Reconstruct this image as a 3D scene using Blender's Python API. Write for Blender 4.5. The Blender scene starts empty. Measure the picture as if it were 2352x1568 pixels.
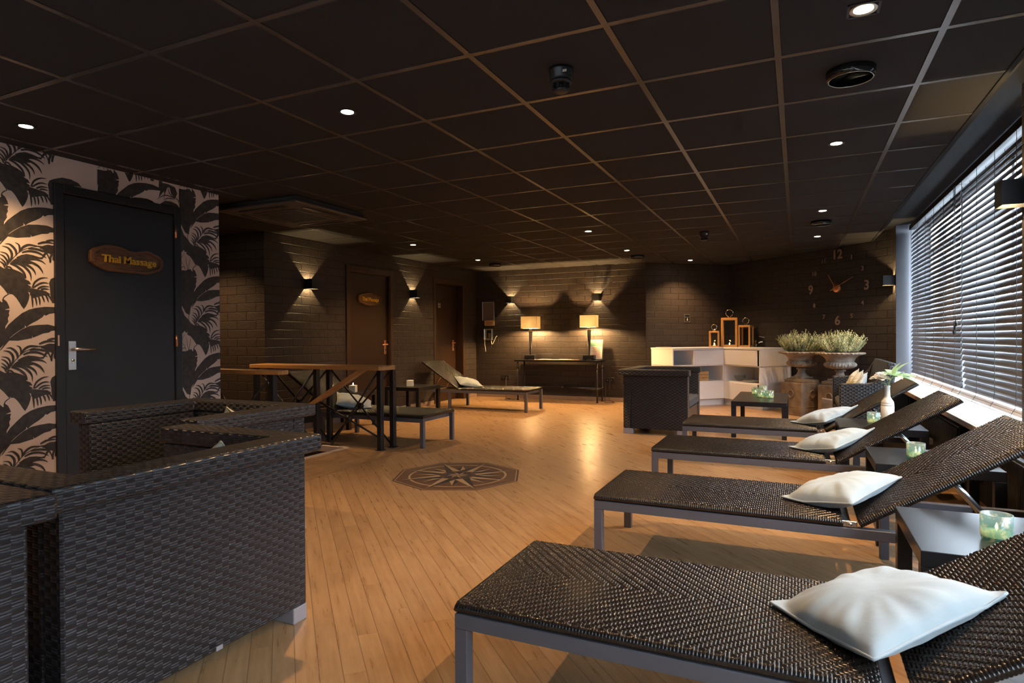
import bpy, bmesh, math, random
import numpy as np
from mathutils import Vector, Matrix
PI=math.pi
rnd=random.Random(7)
scn=bpy.context.scene
COL=scn.collection
# ------------------------------------------------------------------ mesh builder
class MB:
    def __init__(s): s.v=[]; s.f=[]; s.m=[]; s.sm=[]
    def add(s,vs,fs,mat=0,smooth=False,M=None):
        b=len(s.v)
        if M is not None: vs=[M@Vector(p) for p in vs]
        s.v+= [tuple(p) for p in vs]
        for f in fs:
            s.f.append(tuple(b+i for i in f)); s.m.append(mat); s.sm.append(smooth)
        return s
    def box(s,lo,hi,bev=0.0,mat=0,M=None):
        x0,y0,z0=lo; x1,y1,z1=hi
        if x0>x1:x0,x1=x1,x0
        if y0>y1:y0,y1=y1,y0
        if z0>z1:z0,z1=z1,z0
        b=min(bev,(x1-x0)*.45,(y1-y0)*.45,(z1-z0)*.45)
        if b<=0:
            vs=[(x0,y0,z0),(x1,y0,z0),(x1,y1,z0),(x0,y1,z0),(x0,y0,z1),(x1,y0,z1),(x1,y1,z1),(x0,y1,z1)]
            fs=[(3,2,1,0),(4,5,6,7),(0,1,5,4),(1,2,6,5),(2,3,7,6),(3,0,4,7)]
            return s.add(vs,fs,mat,False,M)
        cx=[x0,x1];cy=[y0,y1];cz=[z0,z1];vs=[];idx={}
        for i in (0,1):
            for j in (0,1):
                for k in (0,1):
                    sx=b if i==0 else -b; sy=b if j==0 else -b; sz=b if k==0 else -b
                    for a,p in enumerate(((cx[i],cy[j]+sy,cz[k]+sz),(cx[i]+sx,cy[j],cz[k]+sz),(cx[i]+sx,cy[j]+sy,cz[k]))):
                        idx[(i,j,k,a)]=len(vs); vs.append(p)
        I=lambda i,j,k,a: idx[(i,j,k,a)]
        fs=[]
        for i in (0,1):
            q=[I(i,0,0,0),I(i,1,0,0),I(i,1,1,0),I(i,0,1,0)]; fs.append(q if i else q[::-1])
        for j in (0,1):
            q=[I(0,j,0,1),I(0,j,1,1),I(1,j,1,1),I(1,j,0,1)]; fs.append(q if j else q[::-1])
        for k in (0,1):
            q=[I(0,0,k,2),I(1,0,k,2),I(1,1,k,2),I(0,1,k,2)]; fs.append(q if k else q[::-1])
        for i in (0,1):
            for j in (0,1):
                q=[I(i,j,0,0),I(i,j,0,1),I(i,j,1,1),I(i,j,1,0)]; fs.append(q if (i==j) else q[::-1])
        for i in (0,1):
            for k in (0,1):
                q=[I(i,0,k,0),I(i,1,k,0),I(i,1,k,2),I(i,0,k,2)]; fs.append(q if (i==k) else q[::-1])
        for j in (0,1):
            for k in (0,1):
                q=[I(0,j,k,1),I(0,j,k,2),I(1,j,k,2),I(1,j,k,1)]; fs.append(q if (j==k) else q[::-1])
        for i in (0,1):
            for j in (0,1):
                for k in (0,1):
                    q=[I(i,j,k,0),I(i,j,k,1),I(i,j,k,2)]; fs.append(q if (i+j+k)%2==1 else q[::-1])
        return s.add(vs,fs,mat,False,M)
    def prism(s,pts,h0,h1,axis='z',mat=0,M=None):
        n=len(pts)
        def P(p,h):
            return (p[0],p[1],h) if axis=='z' else ((h,p[0],p[1]) if axis=='x' else (p[0],h,p[1]))
        vs=[P(p,h0) for p in pts]+[P(p,h1) for p in pts]
        fs=[tuple(range(n))[::-1],tuple(range(n,2*n))]+[(i,(i+1)%n,n+(i+1)%n,n+i) for i in range(n)]
        return s.add(vs,fs,mat,False,M)
    def lathe(s,prof,n=32,mat=0,M=None,smooth=True,fn=None):
        vs=[];fs=[]
        for r,z in prof:
            for i in range(n):
                a=2*PI*i/n; rr=r if fn is None else fn(r,z,a)
                vs.append((rr*math.cos(a),rr*math.sin(a),z))
        for k in range(len(prof)-1):
            for i in range(n):
                j=(i+1)%n; fs.append((k*n+i,k*n+j,(k+1)*n+j,(k+1)*n+i))
        if prof[0][0]>1e-6: fs.append(tuple(range(n))[::-1])
        if prof[-1][0]>1e-6: fs.append(tuple(range((len(prof)-1)*n,len(prof)*n)))
        return s.add(vs,fs,mat,smooth,M)
    def cyl(s,p0,p1,r,n=16,mat=0,smooth=True,r1=None):
        return s.tube([p0,p1],[r,r if r1 is None else r1],n,mat,smooth)
    def tube(s,pts,r,n=10,mat=0,smooth=True,closed=False,flat=1.0):
        pts=[Vector(p) for p in pts]; N=len(pts)
        rs=r if isinstance(r,(list,tuple)) else [r]*N
        vs=[];fs=[];up=None
        for i,p in enumerate(pts):
            if closed: t=pts[(i+1)%N]-pts[i-1]
            else: t=pts[min(i+1,N-1)]-pts[max(i-1,0)]
            t.normalize()
            if up is None:
                up=Vector((0,0,1)) if abs(t.z)<.9 else Vector((1,0,0))
            a=(up-t*up.dot(t)).normalized(); b=t.cross(a); up=a
            for k in range(n):
                q=2*PI*k/n; vs.append(p+a*math.cos(q)*rs[i]*flat+b*math.sin(q)*rs[i])
        for i in range(N if closed else N-1):
            for k in range(n):
                j=(k+1)%n; i2=(i+1)%N
                fs.append((i*n+k,i*n+j,i2*n+j,i2*n+k))
        if not closed: fs+= [tuple(range(n))[::-1],tuple(range((N-1)*n,N*n))]
        return s.add(vs,fs,mat,smooth)
    def mesh(s,name,mats):
        me=bpy.data.meshes.new(name)
        me.from_pydata(s.v,[],s.f); 
        for m in (mats if isinstance(mats,(list,tuple)) else [mats]): me.materials.append(m)
        me.polygons.foreach_set('material_index',s.m); me.polygons.foreach_set('use_smooth',s.sm)
        boxuv(me); me.update(); return me
def boxuv(me):
    n=len(me.loops)
    if n==0: return
    co=np.empty(len(me.vertices)*3); me.vertices.foreach_get('co',co); co=co.reshape(-1,3)
    vi=np.empty(n,dtype=np.int32); me.loops.foreach_get('vertex_index',vi)
    nf=len(me.polygons); nr=np.empty(nf*3); me.polygons.foreach_get('normal',nr); nr=np.abs(nr.reshape(-1,3))
    lt=np.empty(nf,dtype=np.int32); me.polygons.foreach_get('loop_total',lt)
    ax=np.repeat(np.argmax(nr-np.array([0,1e-4,2e-4]),axis=1),lt); p=co[vi]
    u=np.where(ax==0,p[:,1],p[:,0]); v=np.where(ax==2,p[:,1],p[:,2])
    uv=me.uv_layers.new(name='UVMap'); uv.data.foreach_set('uv',np.stack([u,v],1).ravel().astype(np.float32))
def link(o): COL.objects.link(o); return o
def obj(name,mb,mats,parent=None,loc=None,rz=0,label=None,bevel=0):
    me=mb.mesh(name,mats) if isinstance(mb,MB) else mb
    o=link(bpy.data.objects.new(name,me))
    if parent is not None: o.parent=parent
    if loc is not None: o.location=loc
    if rz: o.rotation_euler=(0,0,rz)
    if label: o['label']=label
    if bevel:
        b=o.modifiers.new('b','BEVEL'); b.width=bevel; b.segments=2; b.limit_method='ANGLE'; b.angle_limit=.6
    return o
def tag(o,label,cat,group=None,kind=None):
    o['label']=label; o['category']=cat
    if group: o['group']=group
    if kind: o['kind']=kind
    return o
def thing(name,label,cat,loc=(0,0,0),rz=0,group=None):
    o=link(bpy.data.objects.new(name,None)); o.empty_display_size=.1
    o.location=loc; o.rotation_euler=(0,0,rz)
    return tag(o,label,cat,group)
def struct(name,mb,mats,parent=None,label=None):
    o=obj(name,mb,mats,parent); 
    if parent is None: o['kind']='structure'
    if label: o['label']=label
    return o
def kids(o): return [c for c in list(bpy.data.objects) if c.parent==o]
def dup(root,loc,rz,label,group=None):
    r=root.copy(); link(r); r.location=loc; r.rotation_euler=(0,0,rz); r['label']=label
    if group: r['group']=group
    def rec(a,b):
        for ch in kids(a):
            c=ch.copy(); link(c); c.parent=b; rec(ch,c)
    rec(root,r); return r
def textmesh(body,size,depth=.002,offset=0.0,bold=False,align='CENTER',sx=1):
    cu=bpy.data.curves.new('t','FONT'); cu.body=body; cu.size=size; cu.extrude=depth; cu.offset=offset
    cu.align_x=align; cu.align_y='CENTER'; cu.resolution_u=4
    o=link(bpy.data.objects.new('t',cu)); dg=bpy.context.evaluated_depsgraph_get()
    me=bpy.data.meshes.new_from_object(o.evaluated_get(dg)); 
    vs=[(v.co.x*sx,v.co.y,v.co.z) for v in me.vertices]; fs=[tuple(p.vertices) for p in me.polygons]
    bpy.data.objects.remove(o); bpy.data.curves.remove(cu); bpy.data.meshes.remove(me)
    return vs,fs
# ------------------------------------------------------------------ node expressions
class E:
    def __init__(s,nt,sock): s.nt=nt; s.s=sock
    def op(s,o,b=None,c=None):
        n=s.nt.nodes.new('ShaderNodeMath'); n.operation=o
        for i,x in enumerate((s,b,c)):
            if x is None: continue
            if isinstance(x,E): s.nt.links.new(x.s,n.inputs[i])
            else: n.inputs[i].default_value=x
        return E(s.nt,n.outputs[0])
    def __add__(s,b): return s.op('ADD',b)
    def __sub__(s,b): return s.op('SUBTRACT',b)
    def __mul__(s,b): return s.op('MULTIPLY',b)
    def __truediv__(s,b): return s.op('DIVIDE',b)
    __radd__=__add__; __rmul__=__mul__
    def rsub(s,a):
        n=s.nt.nodes.new('ShaderNodeMath'); n.operation='SUBTRACT'; n.inputs[0].default_value=a; s.nt.links.new(s.s,n.inputs[1]); return E(s.nt,n.outputs[0])
    def floor(s): return s.op('FLOOR')
    def fract(s): return s.op('FRACT')
    def abs(s): return s.op('ABSOLUTE')
    def sin(s): return s.op('SINE')
    def sqrt(s): return s.op('SQRT')
    def lt(s,b): return s.op('LESS_THAN',b)
    def gt(s,b): return s.op('GREATER_THAN',b)
    def mod(s,b): return s.op('FLOORED_MODULO',b)
    def mx(s,b): return s.op('MAXIMUM',b)
    def mn(s,b): return s.op('MINIMUM',b)
def mixc(nt,f,a,b):
    n=nt.nodes.new('ShaderNodeMix'); n.data_type='RGBA'
    for i,x in ((0,f),(6,a),(7,b)):
        if isinstance(x,E): nt.links.new(x.s,n.inputs[i])
        elif hasattr(x,'is_output'): nt.links.new(x,n.inputs[i])
        else: n.inputs[i].default_value= x if i==0 else (*x,1)
    return n.outputs[2]
def uvw(nt,kind='UV'):
    t=nt.nodes.new('ShaderNodeTexCoord'); s=nt.nodes.new('ShaderNodeSeparateXYZ'); nt.links.new(t.outputs[kind],s.inputs[0])
    return E(nt,s.outputs[0]),E(nt,s.outputs[1]),E(nt,s.outputs[2]),t
def vec(nt,x,y,z=0.0):
    n=nt.nodes.new('ShaderNodeCombineXYZ')
    for i,q in enumerate((x,y,z)):
        if isinstance(q,E): nt.links.new(q.s,n.inputs[i])
        else: n.inputs[i].default_value=q
    return n.outputs[0]
def noise(nt,v,scale,detail=3,rough=.5):
    n=nt.nodes.new('ShaderNodeTexNoise'); n.inputs['Scale'].default_value=scale; n.inputs['Detail'].default_value=detail; n.inputs['Roughness'].default_value=rough
    if v is not None: nt.links.new(v,n.inputs['Vector'])
    return E(nt,n.outputs['Fac'])
def wnoise(nt,v):
    n=nt.nodes.new('ShaderNodeTexWhiteNoise'); n.noise_dimensions='3D'; nt.links.new(v,n.inputs['Vector']); return E(nt,n.outputs['Value'])
def bump(nt,bs,h,dist,strength=1.0):
    b=nt.nodes.new('ShaderNodeBump'); b.inputs['Distance'].default_value=dist; b.inputs['Strength'].default_value=strength
    nt.links.new(h.s,b.inputs['Height']); nt.links.new(b.outputs[0],bs.inputs['Normal']); return b
def mat(name,col,rough=.5,metal=0.0,spec=.5,emit=None,es=0,trans=0,ior=1.45,alpha=1,coat=0,sub=0,sheen=0):
    m=bpy.data.materials.new(name); m.use_nodes=True; b=m.node_tree.nodes['Principled BSDF']
    b.inputs['Base Color'].default_value=(*col,1); b.inputs['Roughness'].default_value=rough; b.inputs['Metallic'].default_value=metal
    b.inputs['Specular IOR Level'].default_value=spec; b.inputs['IOR'].default_value=ior
    b.inputs['Transmission Weight'].default_value=trans; b.inputs['Coat Weight'].default_value=coat; b.inputs['Alpha'].default_value=alpha
    b.inputs['Sheen Weight'].default_value=sheen
    if emit: b.inputs['Emission Color'].default_value=(*emit,1); b.inputs['Emission Strength'].default_value=es
    return m
def nt_of(m): return m.node_tree, m.node_tree.nodes['Principled BSDF']
def noisy(m,c0,c1,scale,bumpd=0,vscale=(1,1,1),lo=.3,hi=.7,kind='Object',detail=4):
    nt,b=nt_of(m); x,y,z,t=uvw(nt,kind); v=vec(nt,x*vscale[0],y*vscale[1],z*vscale[2])
    n=noise(nt,v,scale,detail); f=((n-lo)/(hi-lo)).mx(0.0).mn(1.0)
    nt.links.new(mixc(nt,f,c0,c1),b.inputs['Base Color'])
    if bumpd: bump(nt,b,n,bumpd)
    return m
M={}
# weave of flat resin strips (armchairs): plain weave, wide stakes, paired horizontal strands
def weave_mat(name,cw,rh,stake,strand,dist=.0035,rough=.34):
    m=mat(name,strand,rough,spec=.6); nt,b=nt_of(m); u,v,_,_t=uvw(nt,'UV')
    iu=(u/cw); jv=(v/rh); i=iu.floor(); j=jv.floor(); fu=iu.fract(); fv=jv.fract()
    odd=(i+j).mod(2.0)
    # odd=1: horizontals on top
    s2=((fv*2.0).fract()*PI).sin()
    arch=(fu*PI).sin().sqrt()
    hz=s2.sqrt()*(arch*.55+.45)
    vt=((fv*PI).sin().sqrt()*.35+.25)*((fu*PI).sin()*.35+.65)
    h=odd*hz+odd.rsub(1.0)*vt
    bump(nt,b,h,dist)
    cn=wnoise(nt,vec(nt,i,(v/rh*2.0).floor(),0.0))
    f=odd*(cn*.5+.5)
    nt.links.new(mixc(nt,f,stake,strand),b.inputs['Base Color'])
    return m
M['wicker']=weave_mat('resin_wicker',.0272,.0158,(.015,.015,.017),(.050,.049,.055),.0035,.3)
M['wicker_fine']=weave_mat('resin_wicker_fine',.024,.016,(.010,.010,.011),(.036,.036,.040),.005,.3)
# lounger strands (geometry carries the weave)
M['rattan']=mat('dark_rattan',(.015,.011,.0092),.2,spec=.58)
M['grey_metal']=mat('grey_powder_coat',(.105,.100,.112),.42,spec=.45)
M['black_metal']=mat('black_powder_coat',(.012,.012,.014),.4)
M['pipe']=mat('black_steel_pipe',(.06,.057,.06),.38,metal=.6)
M['silver_foot']=mat('silver_foot',(.42,.42,.46),.4,metal=.35)
M['steel']=mat('steel',(.62,.62,.62),.25,metal=1)
M['chrome']=mat('chrome',(.8,.8,.8),.07,metal=1)
M['black_wood']=mat('black_laminate',(.012,.0115,.013),.3,spec=.5)
M['black_plastic']=mat('black_plastic',(.012,.012,.013),.35)
M['pillow']=noisy(mat('pillow_linen',(.62,.70,.70),.85,sheen=.2),(.33,.385,.40),(.37,.42,.43),9,.004)
M['pillow_cream']=noisy(mat('cream_linen',(.62,.60,.50),.85,sheen=.2),(.36,.34,.24),(.44,.42,.31),12,.003)
M['seat_fabric']=noisy(mat('charcoal_fabric',(.05,.055,.06),.9),(.045,.048,.053),(.06,.064,.07),200,.001)
# handrail wood
M['rail_wood']=noisy(mat('honey_oak',(.42,.2,.07),.35,coat=.2),(.50,.24,.075),(.62,.33,.125),14,0,(1,12,12))
M['lantern_wood']=noisy(mat('pine',(.5,.26,.08),.5),(.42,.2,.055),(.55,.3,.1),18,0,(10,10,1))
M['crate_wood']=noisy(mat('crate_pine',(.5,.3,.13),.55),(.42,.25,.1),(.55,.34,.15),12,0,(1,10,10))
M['slab_wood']=noisy(mat('slab_wood',(.12,.055,.025),.45),(.07,.03,.013),(.17,.085,.035),16,.002,(6,1,6))
M['door_wood']=noisy(mat('dark_mahogany',(.045,.018,.008),.33,spec=.5),(.019,.0085,.0045),(.036,.016,.0075),7,0,(14,14,.7))
M['door_frame_wood']=noisy(mat('dark_frame',(.04,.02,.01),.4),(.03,.015,.008),(.05,.025,.012),7,0,(14,14,.7))
M['door_black']=mat('door_black_paint',(.013,.0135,.016),.42)
M['yellow_letter']=mat('yellow_letters',(.62,.36,.03),.45)
M['white']=mat('white_lacquer',(.84,.84,.85),.35)
M['white_in']=mat('white_cubby',(.84,.84,.85),.5)
M['stone']=noisy(mat('weathered_stone',(.3,.25,.2),.9),(.15,.115,.085),(.40,.345,.29),9,.012,detail=8)
M['stone_plinth']=noisy(mat('brown_stone',(.26,.2,.15),.9),(.12,.082,.055),(.25,.19,.135),7,.008,detail=8)
M['soil']=mat('soil',(.03,.022,.015),1)
M['leaf_sage']=noisy(mat('sage_leaf',(.25,.3,.19),.6),(.14,.20,.10),(.55,.58,.37),9)
M['leaf_vase']=mat('lambs_ear',(.45,.6,.33),.7); M['petal']=noisy(mat('white_petal',(.8,.78,.7),.6),(.9,.89,.84),(.84,.80,.70),30)
M['ceramic']=mat('white_ceramic',(.78,.78,.72),.3)
M['paper']=mat('paper',(.7,.68,.62),.7); M['paper_pink']=mat('paper_pink',(.6,.25,.2),.5); M['paper_red']=mat('paper_red',(.5,.1,.06),.5); M['paper_tan']=mat('paper_tan',(.55,.36,.2),.5); M['paper_blue']=mat('paper_blue',(.15,.3,.4),.5); M['paper_green']=mat('paper_green',(.2,.42,.3),.5)
M['text_dark']=mat('print_dark',(.05,.05,.06),.6); M['text_red']=mat('print_rose',(.45,.12,.12),.6)
M['copper']=mat('copper',(.80,.42,.24),.36,metal=1); M['numeral']=mat('mirror_bronze',(.42,.33,.29),.42,metal=.85)
M['alu']=mat('brushed_alu',(.6,.58,.56),.35,metal=1)
M['grey_board']=mat('grey_board',(.16,.13,.12),.6)
M['radiator']=mat('radiator_black',(.014,.013,.013),.4)
M['ac']=mat('ac_dark',(.055,.048,.042),.45)
M['slat']=mat('grey_slat',(.10,.097,.10),.4,spec=.45)
M['cord']=mat('grey_cord',(.03,.035,.04),.7)
M['rail_white']=mat('pale_bottom_rail',(.6,.6,.63),.4)
M['sill']=mat('white_sill',(.58,.58,.58),.4); M['sill_edge']=noisy(mat('sill_edge_oak',(.3,.2,.12),.5),(.25,.165,.1),(.36,.25,.15),8)
M['winframe']=mat('window_frame_paint',(.5,.48,.45),.4)
M['fluor']=mat('white_wax',(.85,.8,.65),.5)
M['wax']=mat('glowing_wax',(.9,.75,.5),.5,emit=(1,.55,.2),es=2.2)
M['flame']=mat('flame',(1,.7,.3),.5,emit=(1,.62,.25),es=28)
M['bulb']=mat('lamp_lens',(1,.9,.75),.4,emit=(1,.80,.52),es=60)
M['glass']=None
def thinglass(name,tint,gl=.08,rough=.02):
    m=bpy.data.materials.new(name); m.use_nodes=True; nt=m.node_tree; nt.nodes.clear()
    o=nt.nodes.new('ShaderNodeOutputMaterial'); t=nt.nodes.new('ShaderNodeBsdfTransparent'); g=nt.nodes.new('ShaderNodeBsdfGlossy'); mx=nt.nodes.new('ShaderNodeMixShader')
    t.inputs[0].default_value=(*tint,1); g.inputs['Roughness'].default_value=rough; mx.inputs[0].default_value=gl
    nt.links.new(t.outputs[0],mx.inputs[1]); nt.links.new(g.outputs[0],mx.inputs[2]); nt.links.new(mx.outputs[0],o.inputs[0]); return m
M['pane']=thinglass('window_pane',(.95,.97,.97),.06); M['lantern_glass']=thinglass('lantern_glass',(.85,.87,.87),.07)
# teal candle glass with leaf decoration: translucent tinted cup
def candleglass():
    m=bpy.data.materials.new('teal_candle_glass'); m.use_nodes=True; nt=m.node_tree; nt.nodes.clear()
    o=nt.nodes.new('ShaderNodeOutputMaterial'); tr=nt.nodes.new('ShaderNodeBsdfTransparent'); df=nt.nodes.new('ShaderNodeBsdfTranslucent'); gl=nt.nodes.new('ShaderNodeBsdfGlossy'); d2=nt.nodes.new('ShaderNodeBsdfDiffuse')
    x,y,z,t=uvw(nt,'Object'); n=noise(nt,vec(nt,x,y,z),38,5,.65); f=((n-.5)*12).mx(0.0).mn(1.0)
    up=(z/.085).mn(1.0)
    c=mixc(nt,up,(.12,.34,.35),(.38,.44,.42))
    tr.inputs[0].default_value=(.55,.85,.82,1)
    nt.links.new(mixc(nt,f,c,(.85,.72,.5)),df.inputs[0]); nt.links.new(mixc(nt,f,c,(.8,.72,.55)),d2.inputs[0]); gl.inputs['Roughness'].default_value=.15
    a=nt.nodes.new('ShaderNodeMixShader'); a.inputs[0].default_value=.5; nt.links.new(df.outputs[0],a.inputs[1]); nt.links.new(d2.outputs[0],a.inputs[2])
    b2=nt.nodes.new('ShaderNodeMixShader'); b2.inputs[0].default_value=.55; nt.links.new(tr.outputs[0],b2.inputs[1]); nt.links.new(a.outputs[0],b2.inputs[2])
    c2=nt.nodes.new('ShaderNodeMixShader'); c2.inputs[0].default_value=.07; nt.links.new(b2.outputs[0],c2.inputs[1]); nt.links.new(gl.outputs[0],c2.inputs[2])
    nt.links.new(c2.outputs[0],o.inputs[0]); return m
M['cglass']=candleglass()
def shademat():
    m=bpy.data.materials.new('lamp_shade_linen'); m.use_nodes=True; nt=m.node_tree; nt.nodes.clear()
    o=nt.nodes.new('ShaderNodeOutputMaterial'); a=nt.nodes.new('ShaderNodeBsdfTranslucent'); b=nt.nodes.new('ShaderNodeBsdfDiffuse'); x=nt.nodes.new('ShaderNodeMixShader')
    a.inputs[0].default_value=(.96,.88,.72,1); b.inputs[0].default_value=(.9,.85,.75,1); x.inputs[0].default_value=.15
    nt.links.new(a.outputs[0],x.inputs[1]); nt.links.new(b.outputs[0],x.inputs[2]); nt.links.new(x.outputs[0],o.inputs[0]); return m
M['shade']=shademat()
# painted brick
def brickmat(name,c0,c1,rough=.5):
    m=mat(name,c0,rough,spec=.4); nt,b=nt_of(m); u,v,_,t=uvw(nt,'UV')
    bt=nt.nodes.new('ShaderNodeTexBrick'); bt.inputs['Scale'].default_value=1; bt.inputs['Brick Width'].default_value=.30; bt.inputs['Row Height'].default_value=.1
    bt.inputs['Mortar Size'].default_value=.006; bt.inputs['Mortar Smooth'].default_value=.6; bt.inputs['Color1'].default_value=(*c0,1); bt.inputs['Color2'].default_value=(*c1,1); bt.inputs['Mortar'].default_value=tuple(.6*x for x in c0)+(1,)
    wv=vec(nt,u+(noise(nt,vec(nt,u,v),7)-.5)*.012,v+(noise(nt,vec(nt,v,u),9)-.5)*.010)
    nt.links.new(wv,bt.inputs['Vector']); nt.links.new(bt.outputs['Color'],b.inputs['Base Color'])
    h=E(nt,bt.outputs['Fac']).rsub(1.0)+noise(nt,vec(nt,u,v),55,4)*.6+noise(nt,vec(nt,u,v),8,2)*.9
    bump(nt,b,h,.007); return m
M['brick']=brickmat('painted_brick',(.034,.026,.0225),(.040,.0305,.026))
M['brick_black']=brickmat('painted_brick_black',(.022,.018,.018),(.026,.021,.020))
M['black_paint']=mat('black_wall_paint',(.013,.0135,.0145),.5)
M['reveal']=mat('reveal_grey',(.055,.055,.062),.6)
M['dark']=mat('dark_plaster',(.02,.018,.017),.8)
M['paper_wall']=mat('wallpaper_ground',(.60,.50,.44),.6); M['paper_leaf']=noisy(mat('wallpaper_leaf',(.03,.028,.027),.5),(.024,.022,.021),(.05,.045,.04),30,0,(1,1,1))
M['tile']=noisy(mat('ceiling_tile',(.03,.027,.027),.85,spec=.25),(.020,.0175,.0175),(.025,.0225,.022),160,.0006); M['tbar']=mat('ceiling_bar',(.055,.048,.045),.27,spec=.7)
M['trimblack']=mat('black_trim',(.006,.006,.0065),.7,spec=.25)
M['skirt']=mat('skirting_brown',(.30,.2,.14),.5)
M['nosing']=mat('alu_nosing',(.55,.47,.42),.4,metal=.3)
# floor
def floormat():
    m=mat('oak_floor',(.4,.22,.1),.36,spec=.5); nt,b=nt_of(m); x,y,z,t=uvw(nt,'Object')
    zone=x.lt(-3.452)*y.lt(6.4)
    izone=zone.rsub(1.0)
    a=(x-y)*.70711; c=(x+y)*.70711
    al=a*izone+y*zone; ac=c*izone+x*zone
    W=.0735; rowf=(ac-.0242)/W; row=rowf.floor(); fr=rowf.fract()
    off=wnoise(nt,vec(nt,row,3.0,1.0))
    lf=al/.92+off; pid=lf.floor(); fl=lf.fract()
    r=wnoise(nt,vec(nt,row,pid,7.0)); r2=wnoise(nt,vec(nt,row,pid,19.0))
    g=noise(nt,vec(nt,al*2.2+r*31.0,ac*26.0,r2*9.0),1.6,6,.6)
    g2=noise(nt,vec(nt,al*1.1+r2*17.0,ac*5.0,r*11.0),2.2,4,.55)
    kn=noise(nt,vec(nt,al*3.0+r*5.0,ac*9.0,r2),2.0,2); 
    f=(g*.5+g2*.35+noise(nt,vec(nt,x*5.0,y*5.0,r*3.0),2.2,5,.6)*.15+(r-.5)*.08)
    f=((f-.34)/.34).mx(0.0).mn(1.0)
    col=mixc(nt,f,(.31,.175,.083),(.50,.312,.158))
    knf=((kn-.74)*8.0).mx(0.0).mn(.55)
    col=mixc(nt,knf,col,(.10,.05,.024))
    e=fr.mn(fr.rsub(1.0)); e2=(fl.mn(fl.rsub(1.0)))*(.92/W)
    seam=(e.lt(.020)).mx(e2.lt(.014)*.6)
    ch=((x+3.452).abs()-((y*52.0).sin()*.006).abs()).abs().lt(.004)*y.lt(6.4)
    seam=seam.mx(ch)
    col=mixc(nt,seam*.5,col,(.05,.028,.015)); nt.links.new(col,b.inputs['Base Color'])
    nt.links.new((g*.16+.215).s,b.inputs['Roughness'])
    bump(nt,b,seam.rsub(1.0)*.6+g*.12,.0012)
    return m
M['floor']=floormat()
M['inlay_brown']=noisy(mat('inlay_walnut',(.13,.07,.045),.4),(.10,.055,.036),(.155,.085,.055),12,0,(1,8,1)); M['inlay_dark']=mat('inlay_wenge',(.045,.042,.045),.4); M['inlay_light']=mat('inlay_maple',(.40,.27,.15),.4)

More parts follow.
